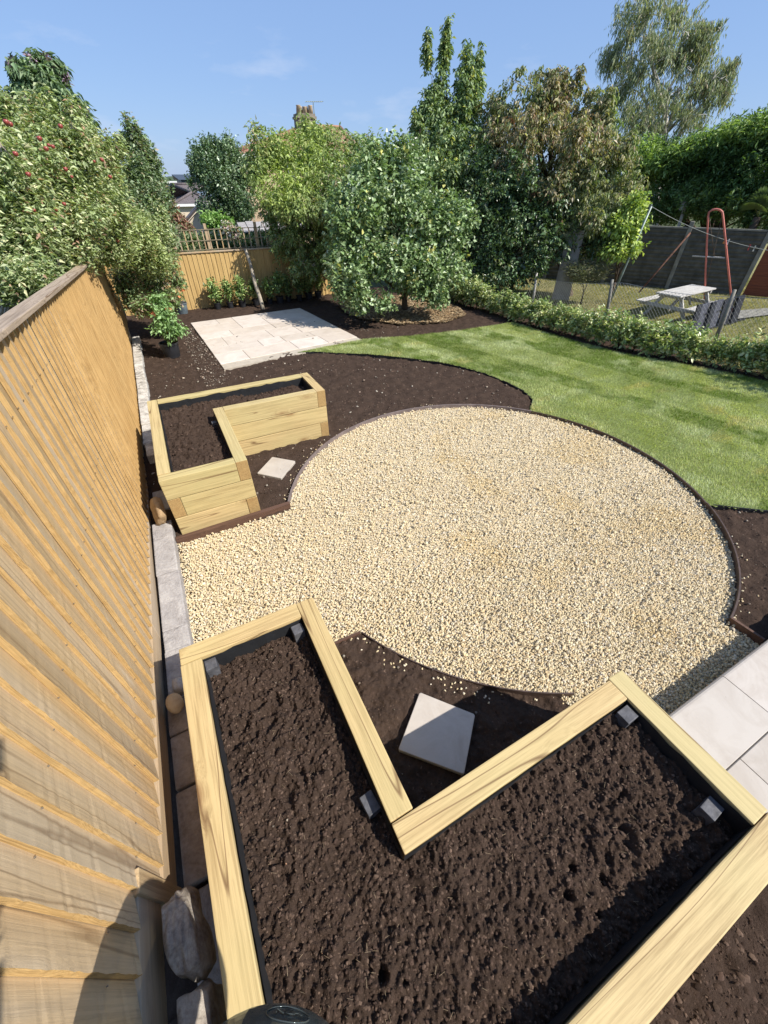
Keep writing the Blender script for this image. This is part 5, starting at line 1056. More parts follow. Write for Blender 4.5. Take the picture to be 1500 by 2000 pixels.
# red tubular frame
M_red = simple('faded_red_tube', (0.52, 0.16, 0.12), .55, .35, 0, .25, 4)
RD = 13.2; fl = lambda p: Pd(p, RD); rf_ = thing('swing_frame', 'faded red arched tubular frame standing behind the picnic table', 'frame', (*fl((1402, 560))[:2], 0)); off = np.array(rf_.location)
def down(a, b_):       # carry a leg on to the grass
    a, b_ = np.array(a), np.array(b_); k = a[2] / (a[2] - b_[2]); return a + (b_ - a) * k
La, Lb, Ra, Rb = fl((1383, 422)), fl((1377, 556)), fl((1412, 422)), fl((1426, 560))
m = MB(); arc_ = [fl((1383, 422)), fl((1385, 414)), fl((1391, 410)), fl((1399, 408.5)), fl((1406, 410)), fl((1410.5, 414)), fl((1412, 422))]
m.tube([down(La, Lb) - off] + [p - off for p in arc_] + [down(Ra, Rb) - off], .020, 8); link('arch', m.mesh('arch', [M_red], True), rf_)
m = MB(); m.tube([fl((1352, 500)) - off, fl((1416, 503.5)) - off], .014, 6); link('crossbar', m.mesh('crossbar', [M_greywood], True), rf_)
for a, b_ in (((1385, 425), (1396, 503)), ((1410, 425), (1378, 560))):
    m = MB(); m.tube([fl(a) - off, fl(b_) - off], .007, 5); link('stay', m.mesh('stay', [M_bark], True), rf_)
m = MB(); a, b_ = Pd((1348, 455), 13.0), Pd((1248, 571), 12.2); m.tube([a, b_], .020, 7); M_rust = simple('rusty_iron', (0.12, 0.06, 0.04), .85, .2, var=.5, vs=12)
o = link('iron_pole', m.mesh('iron_pole', [M_rust], True)); tag(o, 'thin rusty pole leaning diagonally across the dark concrete fence', 'pole')
# bird box on its post behind the fence
bp = Pd((1331, 445), 17.5); bt_ = Pd((1339, 400), 17.5); bx = thing('bird_box', 'small grey bird box on a post above the concrete fence', 'bird box', (bp[0], bp[1], 0)); o_ = np.array(bx.location)
m = MB(); m.tube([(0, 0, 0), bt_ - o_], [.045, .045], 6); link('post', m.mesh('post', [M_greywood]), bx)
q = Pd((1335, 402), 17.4) - o_; m = MB(); m.box((q[0] - .07, q[1] - .06, q[2] - .10), (q[0] + .07, q[1] + .06, q[2] + .07)); link('box', m.mesh('box', [M_greywood]), bx)
m = MB(); m.box((q[0] - .10, q[1] - .09, q[2] + .075), (q[0] + .10, q[1] + .09, q[2] + .10), 0, Matrix.Translation(q + [0, 0, .09]) @ Matrix.Rotation(.3, 4, 'X') @ Matrix.Translation(-q - [0, 0, .09]) if False else None); link('roof', m.mesh('roof', [M_concpost]), bx)
# picnic table
TH, SH = .52, .31; pc_ = np.array([10.92, 5.86]); pic = thing('picnic_table', 'grey weathered picnic table with attached benches behind the hedge', 'picnic table', (*pc_, 0), math.radians(6))
for k in range(5): link('plank', bevelled_box('plank', 1.62, .100, .030, [M_greywood], .004), pic, (0, (k - 2) * .112, TH))
for s_ in (-1, 1):
    for k in range(2): link('seat_plank', bevelled_box('seat_plank', 1.62, .095, .028, [M_greywood], .004), pic, (0, s_ * (.50 + k * .105), SH))
    for e in (-1, 1):
        me = bevelled_box('leg', .045, .07, .60, [M_greywood], .003); link('leg', me, pic, (e * .58, s_ * .32, TH / 2 - .02), (s_ * .52, 0, 0))
for e in (-1, 1):
    link('seat_bearer', bevelled_box('seat_bearer', .04, 1.26, .07, [M_greywood], .003), pic, (e * .63, 0, SH - .052)); link('top_bearer', bevelled_box('top_bearer', .04, .54, .06, [M_greywood], .003), pic, (e * .63, 0, TH - .048))
    link('brace', bevelled_box('brace', .52, .035, .045, [M_greywood], .003), pic, (e * .30, 0, TH * .66), (0, -e * .72 * -1, 0))
# slatted dark panel propped against the table
B0, B1 = np.array([*un((1340, 655)), 0]), np.array([*un((1434, 630)), 0]); bd = B1 - B0; BL = float(np.linalg.norm(bd)); Ht = .56
M_slat = simple('dark_blue_grey_plastic', (0.02, 0.021, 0.03), .45, .4, var=.5, vs=18)
M_slat2 = simple('scuffed_plastic', (0.07, 0.073, 0.095), .5, .4, var=.6, vs=30)
pan = thing('slatted_panel', 'dark blue grey slatted plastic panels stacked on edge against the picnic table', 'panel', tuple(B0), math.atan2(bd[1], bd[0]))
nS = 11
for k in range(nS):
    wS = BL / nS; o = link('slat', bevelled_box('slat', wS * .97, .03 + .02 * (k % 2), Ht * random.uniform(.93, 1.04), [M_slat2 if k in (1, 2, 4, 5, 7) else M_slat], .004), pan, ((k + .5) * wS, .02 * (k % 3), Ht / 2 + .005), (-.16, random.uniform(-.03, .03), random.uniform(-.02, .02)))
link('rail', bevelled_box('rail', BL * 1.18, .03, .035, [M_slat], .003), pan, (BL * .59, -.035, .035)); link('rail', bevelled_box('rail', BL, .02, .03, [M_slat], .003), pan, (BL * .5, .03, Ht * .62))
# pale board leaning under the copper tree
M_pale = simple('whitewashed_board', (0.33, 0.31, 0.28), .85, .1, var=.25, vs=7, bmp=.3)
c0, c1, c2, c3 = [np.array(Pd(p, 12.7)) for p in ((1086, 549), (1120, 552), (1142, 452), (1112, 440))]; c0[2] = c1[2] = -.03; nrm = np.cross(c1 - c0, c3 - c0); nrm = nrm / np.linalg.norm(nrm) * .05
m = MB(); A_ = [c0, c1, c2, c3]; Bk = [p - nrm for p in A_]; m.face(A_); m.face(Bk[::-1])
for i in range(4): j = (i + 1) % 4; m.face([A_[i], Bk[i], Bk[j], A_[j]])
o = link('leaning_board', m.mesh('leaning_board', [M_pale])); tag(o, 'pale whitewashed board leaning in the shade below the copper tree', 'board')
# fan palm
pmc = Pd((1480, 424), 16.35); pm = thing('fan_palm', 'small fan palm peeping over the red brown fence', 'palm', (pmc[0], pmc[1], 0))
m = MB(); m.tube([(0, 0, -.1), (0.02, 0, pmc[2] * .6), (0, 0, pmc[2])], [.12, .10, .08], 8); link('trunk', m.mesh('trunk', [M_bark], True), pm)
M_palm = leaf_mat('palm_leaf', .4, .4, .15); rr = np.random.default_rng(9)
for k in range(15):
    az = k * 2.4 + rr.random(); elv = rr.uniform(.5, 1.4); dirn = Vector((math.cos(az) * math.cos(elv), math.sin(az) * math.cos(elv), math.sin(elv))); st = Vector((0, 0, pmc[2])); c = st + dirn * .32
    side = dirn.cross(Vector((0, 0, 1))).normalized(); V = []; F = []; T = []
    for j in range(17):
        a = (j - 8) / 8 * 1.35; d_ = (dirn * math.cos(a) + side * math.sin(a)).normalized(); L = .46 * (1 - .15 * abs(a)); wv_ = d_.cross(dirn.cross(side)).normalized() * .022; b0 = len(V)
        e_ = c + d_ * L + Vector((0, 0, -.10)); V += [tuple(c), tuple(c + d_ * L * .55 + wv_), tuple(e_), tuple(c + d_ * L * .55 - wv_)]; F += [(b0, b0 + 1, b0 + 2), (b0, b0 + 2, b0 + 3)]; T += [(0.13, 0.19, 0.08)] * 2
    b0 = len(V); s2 = side * .012; V += [tuple(st - s2), tuple(st + s2), tuple(c + s2), tuple(c - s2)]; F += [(b0, b0 + 1, b0 + 2), (b0, b0 + 2, b0 + 3)]; T += [(0.15, 0.18, 0.07)] * 2
    link('frond', mesh_np('frond', V, F, [M_palm], np.array(T)), pm)

# ------------------------------------------------------------------ houses beyond
M_render = simple('cream_render', (0.62, 0.52, 0.40), .9, .1, var=.05, vs=1, bmp=.1)
M_bathstone = simple('pinkish_stone_wall', (0.50, 0.37, 0.25), .9, .1, var=.12, vs=2, bmp=.3)
def rooftile(name, a, c):
    m, nt, b, o = nodes_of(name); v = coords(nt, rnd=False)
    br = nt.nodes.new('ShaderNodeTexBrick'); br.inputs['Scale'].default_value = 1; br.inputs['Color1'].default_value = (*a, 1); br.inputs['Color2'].default_value = (*c, 1); br.inputs['Mortar'].default_value = (*[x * .5 for x in a], 1)
    br.inputs['Brick Width'].default_value = .3; br.inputs['Row Height'].default_value = .16; br.inputs['Mortar Size'].default_value = .012; nt.links.new(v, br.inputs['Vector']); nt.links.new(br.outputs['Color'], b.inputs['Base Color']); b.inputs['Roughness'].default_value = .85; return m
M_slate = rooftile('grey_tile', (0.115, 0.095, 0.095), (0.15, 0.125, 0.12)); M_terra = rooftile('terracotta_tile', (0.26, 0.13, 0.085), (0.34, 0.19, 0.12))
M_white = simple('white_paint', (0.72, 0.72, 0.70), .5, .3, var=.03)
M_glass = simple('window_glass', (0.05, 0.06, 0.07), .08, .8, var=.1); M_darkroof = simple('dark_sheet_roof', (0.055, 0.07, 0.09), .5, .3, var=.2)
def hip_house(label, x0, x1, y0, y1, zb, ze, zr, rx0, rx1, wallm, roofm, name='house', over=.25, fascia=.16):
    root = thing(name, label, 'house', ((x0 + x1) / 2, (y0 + y1) / 2, zb)); o_ = Vector(root.location)
    m = MB(); m.box((x0 - o_.x, y0 - o_.y, 0), (x1 - o_.x, y1 - o_.y, ze - zb)); link('wall', m.mesh('wall', [wallm]), root)
    X0, X1, Y0, Y1 = x0 - over - o_.x, x1 + over - o_.x, y0 - over - o_.y, y1 + over - o_.y; Ze = ze - zb; Zr = zr - zb; ym = (Y0 + Y1) / 2; a, b_ = rx0 - o_.x, rx1 - o_.x
    m = MB(); m.face([(X0, Y0, Ze), (X1, Y0, Ze), (b_, ym, Zr), (a, ym, Zr)]); m.face([(X1, Y1, Ze), (X0, Y1, Ze), (a, ym, Zr), (b_, ym, Zr)]); m.face([(X0, Y1, Ze), (X0, Y0, Ze), (a, ym, Zr)]); m.face([(X1, Y0, Ze), (X1, Y1, Ze), (b_, ym, Zr)])
    r_ = link('roof', m.mesh('roof', [roofm]), root)
    m = MB(); m.box((X0 + .01, Y0 + .01, Ze - fascia), (X1 - .01, Y1 - .01, Ze - .004)); link('fascia', m.mesh('fascia', [M_white]), root)
    for p in ((X0, Y0), (X1, Y0)):
        q = (a if p[0] == X0 else b_); m = MB(); m.tube([(p[0], p[1], Ze + .03), (q, ym, Zr + .03)], .09, 6); link('hip_ridge', m.mesh('hip_ridge', [roofm], True), r_)
    m = MB(); m.tube([(a, ym, Zr + .03), (b_, ym, Zr + .03)], .09, 6); link('ridge', m.mesh('ridge', [roofm], True), r_)
    return root, o_, r_
ya = 38.0; e0 = at((341, 398), y=ya); e1 = at((404, 395), y=ya); top = at((337, 360.5), y=ya + 3.4)
hA, oA, roA = hip_house('cream rendered house with grey hipped roof and skylight seen over the left fence', e0[0] + .2, e1[0] + .5, ya, ya + 6.8, -3.0, e0[2], top[2], e0[0] + 2.9, e1[0] - 1.8, M_render, M_slate)
# skylight lying on the front slope
tx, tz = .55, 0; X0s = e0[0] + 2.2 - oA.x; sl = (top[2] - e0[2]) / (3.65)
def onroof(x, d): return (x - oA.x, ya - .25 + d - oA.y, e0[2] + sl * d + 3.0 - 0)
m = MB(); P = [onroof(e0[0] + 1.9, 1.0), onroof(e0[0] + 2.8, 1.0), onroof(e0[0] + 2.8, 2.1), onroof(e0[0] + 1.9, 2.1)]; up_ = Vector((0, -sl, 1)).normalized() * .06
P2 = [tuple(Vector(p) + up_) for p in P]; m.face(P2)
for i in range(4): j = (i + 1) % 4; m.face([P[i], P[j], P2[j], P2[i]])
sk_ = link('skylight', m.mesh('skylight', [simple('skylight_glass', (0.16, 0.20, 0.24), .1, .8, var=.05)]), roA)
# low gabled annexe in front
g0 = at((393, 404), y=30.0); m = MB(); gx0 = at((362, 440), y=30.0); an = thing('outbuilding', 'low cream gabled outbuilding in front of the cream house', 'outbuilding', (g0[0], 30, -3), -math.atan2(g0[0], 30)); gz = g0[2] + 3; wz = gx0[2] + 3; hw = g0[0] - gx0[0]
m.face([(-hw, 0, 0), (hw, 0, 0), (hw, 0, wz), (0, 0, gz), (-hw, 0, wz)]); m.face([(-hw, 4, 0), (-hw, 0, 0), (-hw, 0, wz), (-hw, 4, wz)]); m.face([(hw, 0, 0), (hw, 4, 0), (hw, 4, wz), (hw, 0, wz)]); link('wall', m.mesh('wall', [M_render]), an)
m = MB()
for s_ in (-1, 1):
    P = [(s_ * (hw + .2), -.15, wz - .12), (0, -.15, gz + .06), (0, 4.1, gz + .06), (s_ * (hw + .2), 4.1, wz - .12)]; m.face(P); m.face([tuple(np.array(p) + [0, 0, .12]) for p in P][::-1]); 
    m.face([P[0], P[1], tuple(np.array(P[1]) + [0, 0, .12]), tuple(np.array(P[0]) + [0, 0, .12])])
link('roof', m.mesh('roof', [M_slate]), an)
# long flat white building and a dark roof farther off, wooded hill
wbl = at((300, 357), y=80); wbr = at((470, 359), y=80); m = MB(); zt_ = at((330, 352), y=80)[2]; root = thing('building', 'long low white flat roofed building far behind the grey roofed house', 'building', (wbl[0], 80, -6))
m.box((0, 0, 0), (wbr[0] - wbl[0], 6, zt_ + 6 - .9)); link('wall', m.mesh('wall', [M_white]), root); m = MB(); m.box((-.5, -.4, zt_ + 6 - .9), (wbr[0] - wbl[0] + .5, 6.4, zt_ + 6 - .5)); link('roof', m.mesh('roof', [M_darkroof]), root)
m = MB(); m.box((-.45, -.35, zt_ + 6 - .38), (wbr[0] - wbl[0] + .45, 6.3, zt_ + 6 - .1)); link('parapet', m.mesh('parapet', [M_white]), root)
d0 = at((349, 351), y=70); d1 = at((420, 351), y=70); dz_ = at((349, 340), y=70)[2]; root = thing('building', 'dark blue grey barn roof on the skyline left of the rounded tree', 'building', (d0[0], 70, -5))
m = MB(); wdt = d1[0] - d0[0]; m.box((.3, .3, 0), (wdt - .3, 5.7, d0[2] + 5)); link('wall', m.mesh('wall', [M_darkroof]), root)
m = MB(); m.face([(0, 0, d0[2] + 5), (wdt, 0, d0[2] + 5), (wdt, 3, dz_ + 5), (-.4, 3, dz_ + 5)]); m.face([(wdt, 6, d0[2] + 5), (0, 6, d0[2] + 5), (-.4, 3, dz_ + 5), (wdt, 3, dz_ + 5)]); link('roof', m.mesh('roof', [M_darkroof]), root)
# hill
def hillz(x, y): 
    a_ = np.degrees(np.arctan2(x, y)); d_ = np.hypot(x, y); base = 8.0 + 5.0 * (fbm(a_ / 14, a_ * 0, 3, 201) + .25) + 2.0 * fbm(a_ / 1.1, a_ * 0, 3, 202); return -6 + np.clip((d_ - 500) / 250, 0, 1) ** .8 * (base + 6) 
aa, dd_ = np.meshgrid(np.radians(np.linspace(-75, 110, 500)), np.linspace(470, 900, 14)); X = np.sin(aa) * dd_; Y = np.cos(aa) * dd_; Z = hillz(X, Y); nx = 500
i = (np.arange(13)[:, None] * nx + np.arange(nx - 1)[None]).ravel(); link('hills', mesh_np('hills', np.c_[X.ravel(), Y.ravel(), Z.ravel()], np.c_[i, i + 1, i + nx + 1, i + nx], [M_hillwood], smooth=True), kind='structure')
# stone house with the chimney behind the peach tree
yb_ = 24.0; L0, L1 = at((482, 380), y=yb_), at((745, 380), y=yb_); ez = at((472, 300), y=yb_)[2]; rz_ = at((640, 249), y=yb_ + 3.2)[2]; r0_, r1_ = at((600, 250), y=yb_ + 3.2)[0], at((664, 249), y=yb_ + 3.2)[0]
hB, oB, roB = hip_house('stone house with terracotta roof and tall chimney behind the peach tree', L0[0], L1[0] - 1.3, yb_, yb_ + 6.4, -2.0, ez, rz_, r0_, r1_, M_bathstone, M_terra, over=.3)
for (p0, p1) in (((519, 378), (541, 414)), ((600, 378), (622, 414)), ((560, 320), (578, 345))):
    a, b_ = at(p0, y=yb_ - .02), at(p1, y=yb_ - .02); w_ = thing  # window with frame, bars and glass
    fr = MB(); x0, x1, z0, z1 = a[0] - oB.x, b_[0] - oB.x, b_[2] + 2.0, a[2] + 2.0; t_ = .07
    for bx_ in (((x0, x1), (z0, z0 + t_)), ((x0, x1), (z1 - t_, z1)), ((x0, x0 + t_), (z0 + t_, z1 - t_)), ((x1 - t_, x1), (z0 + t_, z1 - t_)), (((x0 + x1) / 2 - .03, (x0 + x1) / 2 + .03), (z0 + t_, z1 - t_))):
        fr.box((bx_[0][0], yb_ - .06 - oB.y, bx_[1][0]), (bx_[0][1], yb_ - .003 - oB.y, bx_[1][1]))
    wo = link('window', fr.mesh('window', [M_white]), hB); m = MB(); m.box((x0 + .02, yb_ - .03 - oB.y, z0 + .02), (x1 - .02, yb_ - .002 - oB.y, z1 - .02)); link('pane', m.mesh('pane', [M_glass]), wo)
    m = MB(); m.box((x0 - .08, yb_ - .14 - oB.y, z0 - .10), (x1 + .08, yb_ - .004 - oB.y, z0 - .004)); link('sill', m.mesh('sill', [M_white]), wo)
c0_, c1_ = at((579, 240), y=yb_ + 2.6), at((612, 240), y=yb_ + 2.6); cz0, cz1, cz2 = at((596, 262), y=yb_ + 2.6)[2] + 1.4, at((596, 233), y=yb_ + 2.6)[2] + 2, at((596, 223), y=yb_ + 2.6)[2] + 2
M_chim = simple('old_chimney_stone', (0.24, 0.215, 0.17), .95, .1, var=.4, vs=3, bmp=.5); xa, xb = c0_[0] - oB.x, c1_[0] - oB.x; yc = yb_ + 2.6 - oB.y
m = MB(); m.box((xa, yc - .35, cz0 - .4), (xb, yc + .35, cz1)); m.box((xa - .05, yc - .40, cz1 + .002), (xb + .05, yc + .40, cz1 + .09)); m.box((xa, yc - .36, cz1 + .094), (xb, yc + .36, cz2)); ch = link('chimney', m.mesh('chimney', [M_chim]), roB)
pot_top = at((596, 207), y=yb_ + 2.6)[2] + 2
m = MB()
for k in range(5):
    xx = xa + .14 + k * (xb - xa - .28) / 4; hh = (pot_top - cz2) * (1, .92, .86, .97, 1.06)[k]
    m.tube([(xx, yc + (.12 if k % 2 else -.12), cz2), (xx, yc + (.12 if k % 2 else -.12), cz2 + hh * .9), (xx, yc + (.12 if k % 2 else -.12), cz2 + hh)], [.13, .10, .12], 10)
link('chimney_pots', m.mesh('chimney_pots', [simple('buff_clay', (0.42, 0.33, 0.22), .9, .1, var=.35, vs=4)], True), roB)
am, at_top = at((614, 240), y=yb_ + 2.5), at((611.5, 200), y=yb_ + 2.5); m = MB(); t_ = Vector(at_top) - oB; m.tube([(t_.x + .03, t_.y, cz1), tuple(t_)], .018, 6)
al, ar = Vector(at((596, 198.5), y=yb_ + 2.5)) - oB, Vector(at((631, 198.5), y=yb_ + 2.5)) - oB; m.tube([al, ar], .014, 6)
for k in range(9): 
    q = al.lerp(ar, (k + .5) / 9); m.tube([q + Vector((0, -.18, 0)), q + Vector((0, .18, 0))], .008, 5)
link('aerial', m.mesh('aerial', [M_steelpole]), roB)
# lean-to with grey sheet roof behind the trellis
s0, s1, s2, s3 = at((462, 434), y=16.2), at((585, 430), y=16.2), at((600, 450), y=14.2), at((470, 450), y=14.2)
sh = thing('lean_to', 'lean-to shed with grey felt roof just behind the trellis', 'shed', (s3[0], 14.2, 0)); o_ = np.array(sh.location)
m = MB(); P = [np.array(p) - o_ for p in (s3, s2, s1, s0)]; P[0][2] = P[1][2] = (s3[2] + s2[2]) / 2; P[2][2] = P[3][2] = (s0[2] + s1[2]) / 2; nS_ = 8
for k in range(nS_):
    a, b_ = k / nS_ + .004, (k + 1) / nS_ - .004; q = [P[0] + (P[1] - P[0]) * a, P[0] + (P[1] - P[0]) * b_, P[3] + (P[2] - P[3]) * b_, P[3] + (P[2] - P[3]) * a]; z_ = np.array([0, 0, .02 * (k % 2)])
    mm = MB(); mm.face([p + z_ for p in q]); mm.face([p + z_ - [0, 0, .03] for p in q][::-1])
    for i in range(4): j = (i + 1) % 4; mm.face([q[i] + z_ - [0, 0, .03], q[j] + z_ - [0, 0, .03], q[j] + z_, q[i] + z_])
    link('roof_sheet', mm.mesh('roof_sheet', [M_kerb]), sh)
m = MB(); xw = P[1][0]; m.box((.1, .12, 0), (xw - .1, 2.0, P[0][2] - .06)); link('wall', m.mesh('wall', [simple('dark_shed_wall', (0.05, 0.035, 0.03), .9, .1)]), sh)
# plastic water butt lid behind the side fence
q = at((158, 506), x=-1.06); wb = thing('water_butt', 'grey translucent water butt lid peeking over the side fence', 'water butt', (q[0], q[1], 0)); m = MB(); prof = [(.20, 0), (.23, q[2] - .06)]
for i in range(20):
    a, c = 2 * math.pi * i / 20, 2 * math.pi * (i + 1) / 20; m.face([(.22 * math.cos(a), .22 * math.sin(a), -.05), (.22 * math.cos(c), .22 * math.sin(c), -.05), (.25 * math.cos(c), .25 * math.sin(c), q[2] - .06), (.25 * math.cos(a), .25 * math.sin(a), q[2] - .06)])
link('barrel', m.mesh('barrel', [M_potgrey], True), wb); m = MB()
for i in range(20):
    a, c = 2 * math.pi * i / 20, 2 * math.pi * (i + 1) / 20
    for (ra, za), (rb_, zb_) in (((.27, -.06), (.26, -.01)), ((.26, -.01), (.14, .05)), ((.14, .05), (0.001, .065))): m.face([(ra * math.cos(a), ra * math.sin(a), q[2] + za), (ra * math.cos(c), ra * math.sin(c), q[2] + za), (rb_ * math.cos(c), rb_ * math.sin(c), q[2] + zb_), (rb_ * math.cos(a), rb_ * math.sin(a), q[2] + zb_)])
link('lid', m.mesh('lid', [simple('pale_lid', (0.30, 0.33, 0.35), .35, .5, var=.2)], True), wb)

# tree out of frame to the right whose shade falls over the lawn corner
ob = [(np.array([9.35, 1.15, 1.75]), np.array([.75, .75, .75])), (np.array([9.7, .5, 1.9]), np.array([.8, .8, .8])), (np.array([9.3, .2, 1.4]), np.array([.7, .7, .7]))]
tree('leafy shrub beyond the hedge shading the right corner of the lawn', 'shrub', (9.4, .7, 0), ob, [leaves(ob, 9000, .08, .5, HPAL, 180, per=6, shell=2.6)], M_leaf, M_bark, .05, 181, name='shrub')

# smoked glass lamp globe just under the lens, on a slim post in the near bed
GC = np.array([-.301, -.120, 1.20]); GR = .2247
lampr = thing('garden_lamp', 'smoked clear dome of a garden lamp at the bottom edge over the near bed', 'lamp', (GC[0], GC[1], .45))
mg, nt, b, o = nodes_of('smoked_glass'); nt.nodes.remove(b); tb_ = nt.nodes.new('ShaderNodeBsdfTransparent'); gl = nt.nodes.new('ShaderNodeBsdfGlossy'); df = nt.nodes.new('ShaderNodeBsdfDiffuse'); fr_ = nt.nodes.new('ShaderNodeLayerWeight'); mxa = nt.nodes.new('ShaderNodeMixShader'); mxb = nt.nodes.new('ShaderNodeMixShader')
vv = coords(nt, rnd=False); nf = noise(nt, vv, 9, 4); tb_.inputs['Color'].default_value = (.42, .42, .38, 1); gl.inputs['Color'].default_value = (.75, .82, .86, 1); gl.inputs['Roughness'].default_value = .08; df.inputs['Color'].default_value = (.10, .12, .12, 1); fr_.inputs['Blend'].default_value = .42
nt.links.new(fr_.outputs['Fresnel'], mxa.inputs[0]); nt.links.new(tb_.outputs[0], mxa.inputs[1]); nt.links.new(gl.outputs[0], mxa.inputs[2]); mxb.inputs[0].default_value = .42; nt.links.new(mxa.outputs[0], mxb.inputs[1]); nt.links.new(df.outputs[0], mxb.inputs[2]); nt.links.new(mxb.outputs[0], o.inputs[0])
m = MB(); nU, nV = 48, 26
for j in range(nV):
    t0, t1 = math.pi * .80 * j / nV, math.pi * .80 * (j + 1) / nV
    for i in range(nU):
        a, c = 2 * math.pi * i / nU, 2 * math.pi * (i + 1) / nU
        f = lambda t, a_: (GR * math.sin(t) * math.cos(a_), GR * math.sin(t) * math.sin(a_), GR * math.cos(t) + GC[2] - .45)
        m.face([f(t1, a), f(t1, c), f(t0, c), f(t0, a)] if j else [f(t1, a), f(t1, c), f(0, 0)])
link('dome', m.mesh('dome', [mg], True), lampr)
m = MB(); m.tube([(0, 0, 0), (0, 0, GC[2] - .45 - GR * .80)], .012, 10); link('post', m.mesh('post', [M_potgrey], True), lampr)
m = MB(); m.tube([(0, 0, GC[2] - .45 - GR * .84), (0, 0, GC[2] - .45 - GR * .74)], GR * .60, 24); link('collar', m.mesh('collar', [M_pot]), lampr)
# embossed oval with letters, on the side of the dome that shows
dv = Vector(ray((563, 1979))).normalized(); oc = Vector((0, 0, H)) - Vector(GC); bq = oc.dot(dv); disc = bq * bq - (oc.dot(oc) - GR * GR)
if disc > 0:
    hit = Vector((0, 0, H)) + dv * (-bq - math.sqrt(disc)); nrm_ = (hit - Vector(GC)).normalized(); e1_ = Vector((1, 0, 0)); e1_ = (e1_ - nrm_ * e1_.dot(nrm_)).normalized(); e2_ = nrm_.cross(e1_)
    base_ = hit - Vector(lampr.location); m = MB(); ring = []
    for i in range(41):
        a = 2 * math.pi * i / 40; q_ = Vector(base_) + e1_ * .040 * math.cos(a) + e2_ * .027 * math.sin(a); c_ = q_ - (Vector(GC) - Vector(lampr.location)); ring.append((Vector(GC) - Vector(lampr.location)) + c_.normalized() * (GR + .0005))
    m.tube(ring, .0012, 6); link('oval_emboss', m.mesh('oval_emboss', [mg], True), lampr)
    tc_ = bpy.data.curves.new('lettering', 'FONT'); tc_.body = 'NZA'; tc_.size = .024; tc_.extrude = .0006; tc_.align_x = 'CENTER'; tc_.align_y = 'CENTER'; to_ = bpy.data.objects.new('tmp_text', tc_); COL.objects.link(to_)
    dg = bpy.context.evaluated_depsgraph_get(); tme = bpy.data.meshes.new_from_object(to_.evaluated_get(dg)); bpy.data.objects.remove(to_); tme.materials.clear(); tme.materials.append(mg)
    lt = link('lettering', tme, lampr); lt.matrix_local = Matrix([[*(e1_[k] for k in (0,)), e2_[0], nrm_[0], base_[0] + nrm_[0] * .002], [e1_[1], e2_[1], nrm_[1], base_[1] + nrm_[1] * .002], [e1_[2], e2_[2], nrm_[2], base_[2] + nrm_[2] * .002], [0, 0, 0, 1]])

# the photographer, out of frame below the lens, whose raised arms shade the fence
M_skin = simple('skin', (0.55, 0.36, 0.27), .55, .35, var=.05); M_shirt = simple('navy_shirt', (0.05, 0.07, 0.12), .85, .15, var=.2, vs=30, bmp=.3); M_trouser = simple('work_trousers', (0.10, 0.09, 0.075), .9, .1, var=.2, vs=30, bmp=.3); M_hair = simple('brown_hair', (0.06, 0.035, 0.02), .7, .3, var=.4, vs=60, bmp=.6)
stp = link('stone_step', bevelled_box('stone_step', .9, .55, .2, [M_kerb], .01), None, (0.0, -.84, .10)); tag(stp, 'grey stone step behind the near raised bed', 'step')
def skin(name, parent, V, E, Rr, mat, sub=2, rootv=0):
    me = bpy.data.meshes.new(name); me.from_pydata(V, E, []); o = bpy.data.objects.new('tmp_skin', me); COL.objects.link(o)
    md = o.modifiers.new('s', 'SKIN'); md.use_smooth_shade = True
    for i, r_ in enumerate(Rr): sv = me.skin_vertices[0].data[i]; sv.radius = r_ if isinstance(r_, tuple) else (r_, r_); sv.use_root = (i == rootv)
    m2 = o.modifiers.new('b', 'SUBSURF'); m2.levels = sub; m2.render_levels = sub; dg = bpy.context.evaluated_depsgraph_get(); res = bpy.data.meshes.new_from_object(o.evaluated_get(dg)); bpy.data.objects.remove(o)
    res.materials.clear(); res.materials.append(mat); return link(name, res, parent)
ph = thing('person', 'person in a navy shirt with one arm raised to take the photograph', 'person', (-.05, -.80, .2)); Z = .2
sym = lambda x, y, z: [(-x, y + .62, z - Z), (x, y + .62, z - Z)]
V = [(0, .02, .92), (0, .02, 1.10), (0, .03, 1.32), (0, .05, 1.50), (0, .08, 1.60), (0, .10, 1.70), (0, .12, 1.80)]; Rr = [(.15, .11), (.14, .10), (.165, .11), (.10, .09), .055, (.078, .095), (.072, .085)]
E_ = [(i, i + 1) for i in range(6)]
def add(pa, pts, rs):
    for p, r_ in zip(pts, rs): V.append(p); Rr.append(r_); E_.append((pa, len(V) - 1)); pa = len(V) - 1
    return pa
for s_ in (0, 1):
    P = lambda x, y, z: sym(x, y, z)[s_]
    if s_ == 0: add(3, [P(.185, -.50, 1.70), P(.27, -.27, 1.80), P(.15, -.14, 2.00), P(.085, -.085, 2.12)], [.060, .043, .034, .026])
    else: add(3, [P(.185, -.58, 1.68), P(.25, -.63, 1.40), P(.25, -.58, 1.14), P(.245, -.56, 1.06)], [.060, .043, .034, .026])
    add(0, [P(.10, -.60, 1.06), P(.11, -.59, .68), P(.115, -.62, .30), P(.12, -.52, .235)], [.085, .058, .042, .032])
skin('body', ph, V, E_, Rr, M_skin)
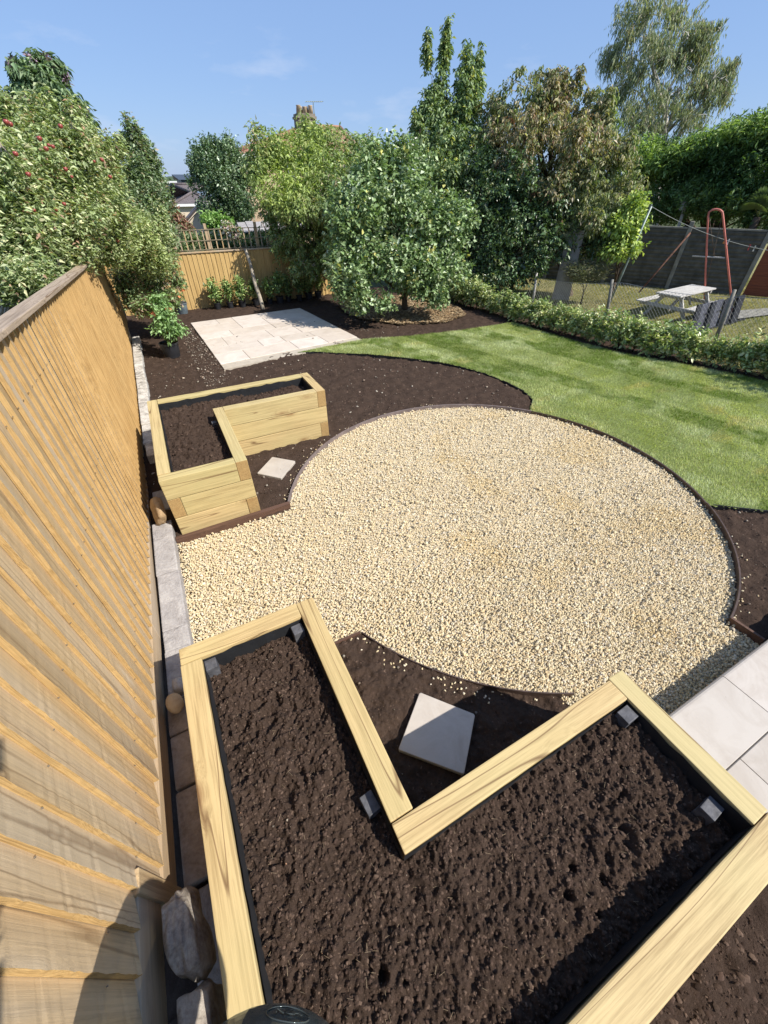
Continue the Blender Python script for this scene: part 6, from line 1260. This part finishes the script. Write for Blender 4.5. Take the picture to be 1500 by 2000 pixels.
for s_ in (0, 1):      # five fingers on each hand, relaxed and slightly curled
    sg = -1 if s_ == 0 else 1; hx = sg * .075; G = (lambda v: v) if s_ == 0 else (lambda v: Vector((v.x + .17, v.y - .48, 2 * 1.40 - v.z)))
    for k in range(4):
        b0 = Vector((hx - sg * .012 * (k - 1.5) * .3, .54 - .012 + .010 * k, 1.925 + .012 * k)); L_ = (.070, .078, .074, .060)[k]
        skin('finger', ph, [tuple(G(b0)), tuple(G(b0 + Vector((-sg * .012, .012, L_ * .45)))), tuple(G(b0 + Vector((-sg * .034, .014, L_ * .75)))), tuple(G(b0 + Vector((-sg * .052, .004, L_ * .9))))], [(0, 1), (1, 2), (2, 3)], [.0095, .0088, .008, .007], M_skin, 1)
    b0 = Vector((hx, .52, 1.905)); skin('thumb', ph, [tuple(G(b0)), tuple(G(b0 + Vector((-sg * .02, -.018, .03)))), tuple(G(b0 + Vector((-sg * .034, -.006, .06))))], [(0, 1), (1, 2)], [.012, .010, .009], M_skin, 1)
VS = [(0, .02, .86), (0, .02, 1.08), (0, .03, 1.32), (0, .05, 1.49), (0, .07, 1.555)]; RS = [(.172, .13), (.160, .122), (.182, .128), (.115, .102), .066]; ES = [(0, 1), (1, 2), (2, 3), (3, 4)]
for s_ in (0, 1):
    P = lambda x, y, z: sym(x, y, z)[s_]; VS += [P(.185, -.50, 1.70), P(.25, -.34, 1.76)] if s_ == 0 else [P(.185, -.58, 1.68), P(.235, -.62, 1.50)]; RS += [.076, .066]; ES += [(3, len(VS) - 2), (len(VS) - 2, len(VS) - 1)]
skin('shirt', ph, VS, ES, RS, M_shirt)
VT = [(0, .02, .92), (0, .02, .84)]; RT = [(.163, .122), (.150, .12)]; ET = [(0, 1)]
for s_ in (0, 1):
    P = lambda x, y, z: sym(x, y, z)[s_]; n_ = len(VT); VT += [P(.10, -.60, 1.0), P(.11, -.59, .68), P(.115, -.615, .28)]; RT += [.098, .074, .064]; ET += [(1, n_), (n_, n_ + 1), (n_ + 1, n_ + 2)]
skin('trousers', ph, VT, ET, RT, M_trouser)
skin('hair', ph, [(0, .045, 1.72), (0, .075, 1.82), (0, .13, 1.855)], [(0, 1), (1, 2)], [(.074, .07), (.084, .085), (.074, .06)], M_hair)
m = MB(); n_ = bmesh_ = None
for sx in (-.034, .034): m.box((sx - .012, .205, 1.775), (sx + .012, .213, 1.785))
link('eyes', m.mesh('eyes', [M_hair]), ph); m = MB(); m.box((-.012, .20, 1.735), (.012, .226, 1.768)); link('nose', m.mesh('nose', [M_skin]), ph); m = MB(); m.box((-.025, .203, 1.712), (.025, .211, 1.718)); link('mouth', m.mesh('mouth', [simple('lips', (0.4, 0.16, 0.14), .5, .4)]), ph)
me = bevelled_box('phone', .162, .078, .008, [M_pot], .003); o = link('phone', me); bk = Vector(CAMR[:, 2]); up2 = Vector(CAMR[:, 1])
o.matrix_world = Matrix.Translation(Vector((0, 0, H)) + bk * .012 - up2 * .030 - Vector(CAMR[:, 0]) * .055) @ Matrix([list(CAMR[0]) + [0], list(CAMR[1]) + [0], list(CAMR[2]) + [0], [0, 0, 0, 1]]); tag(o, 'black mobile phone held up by the person in a raised hand', 'phone')
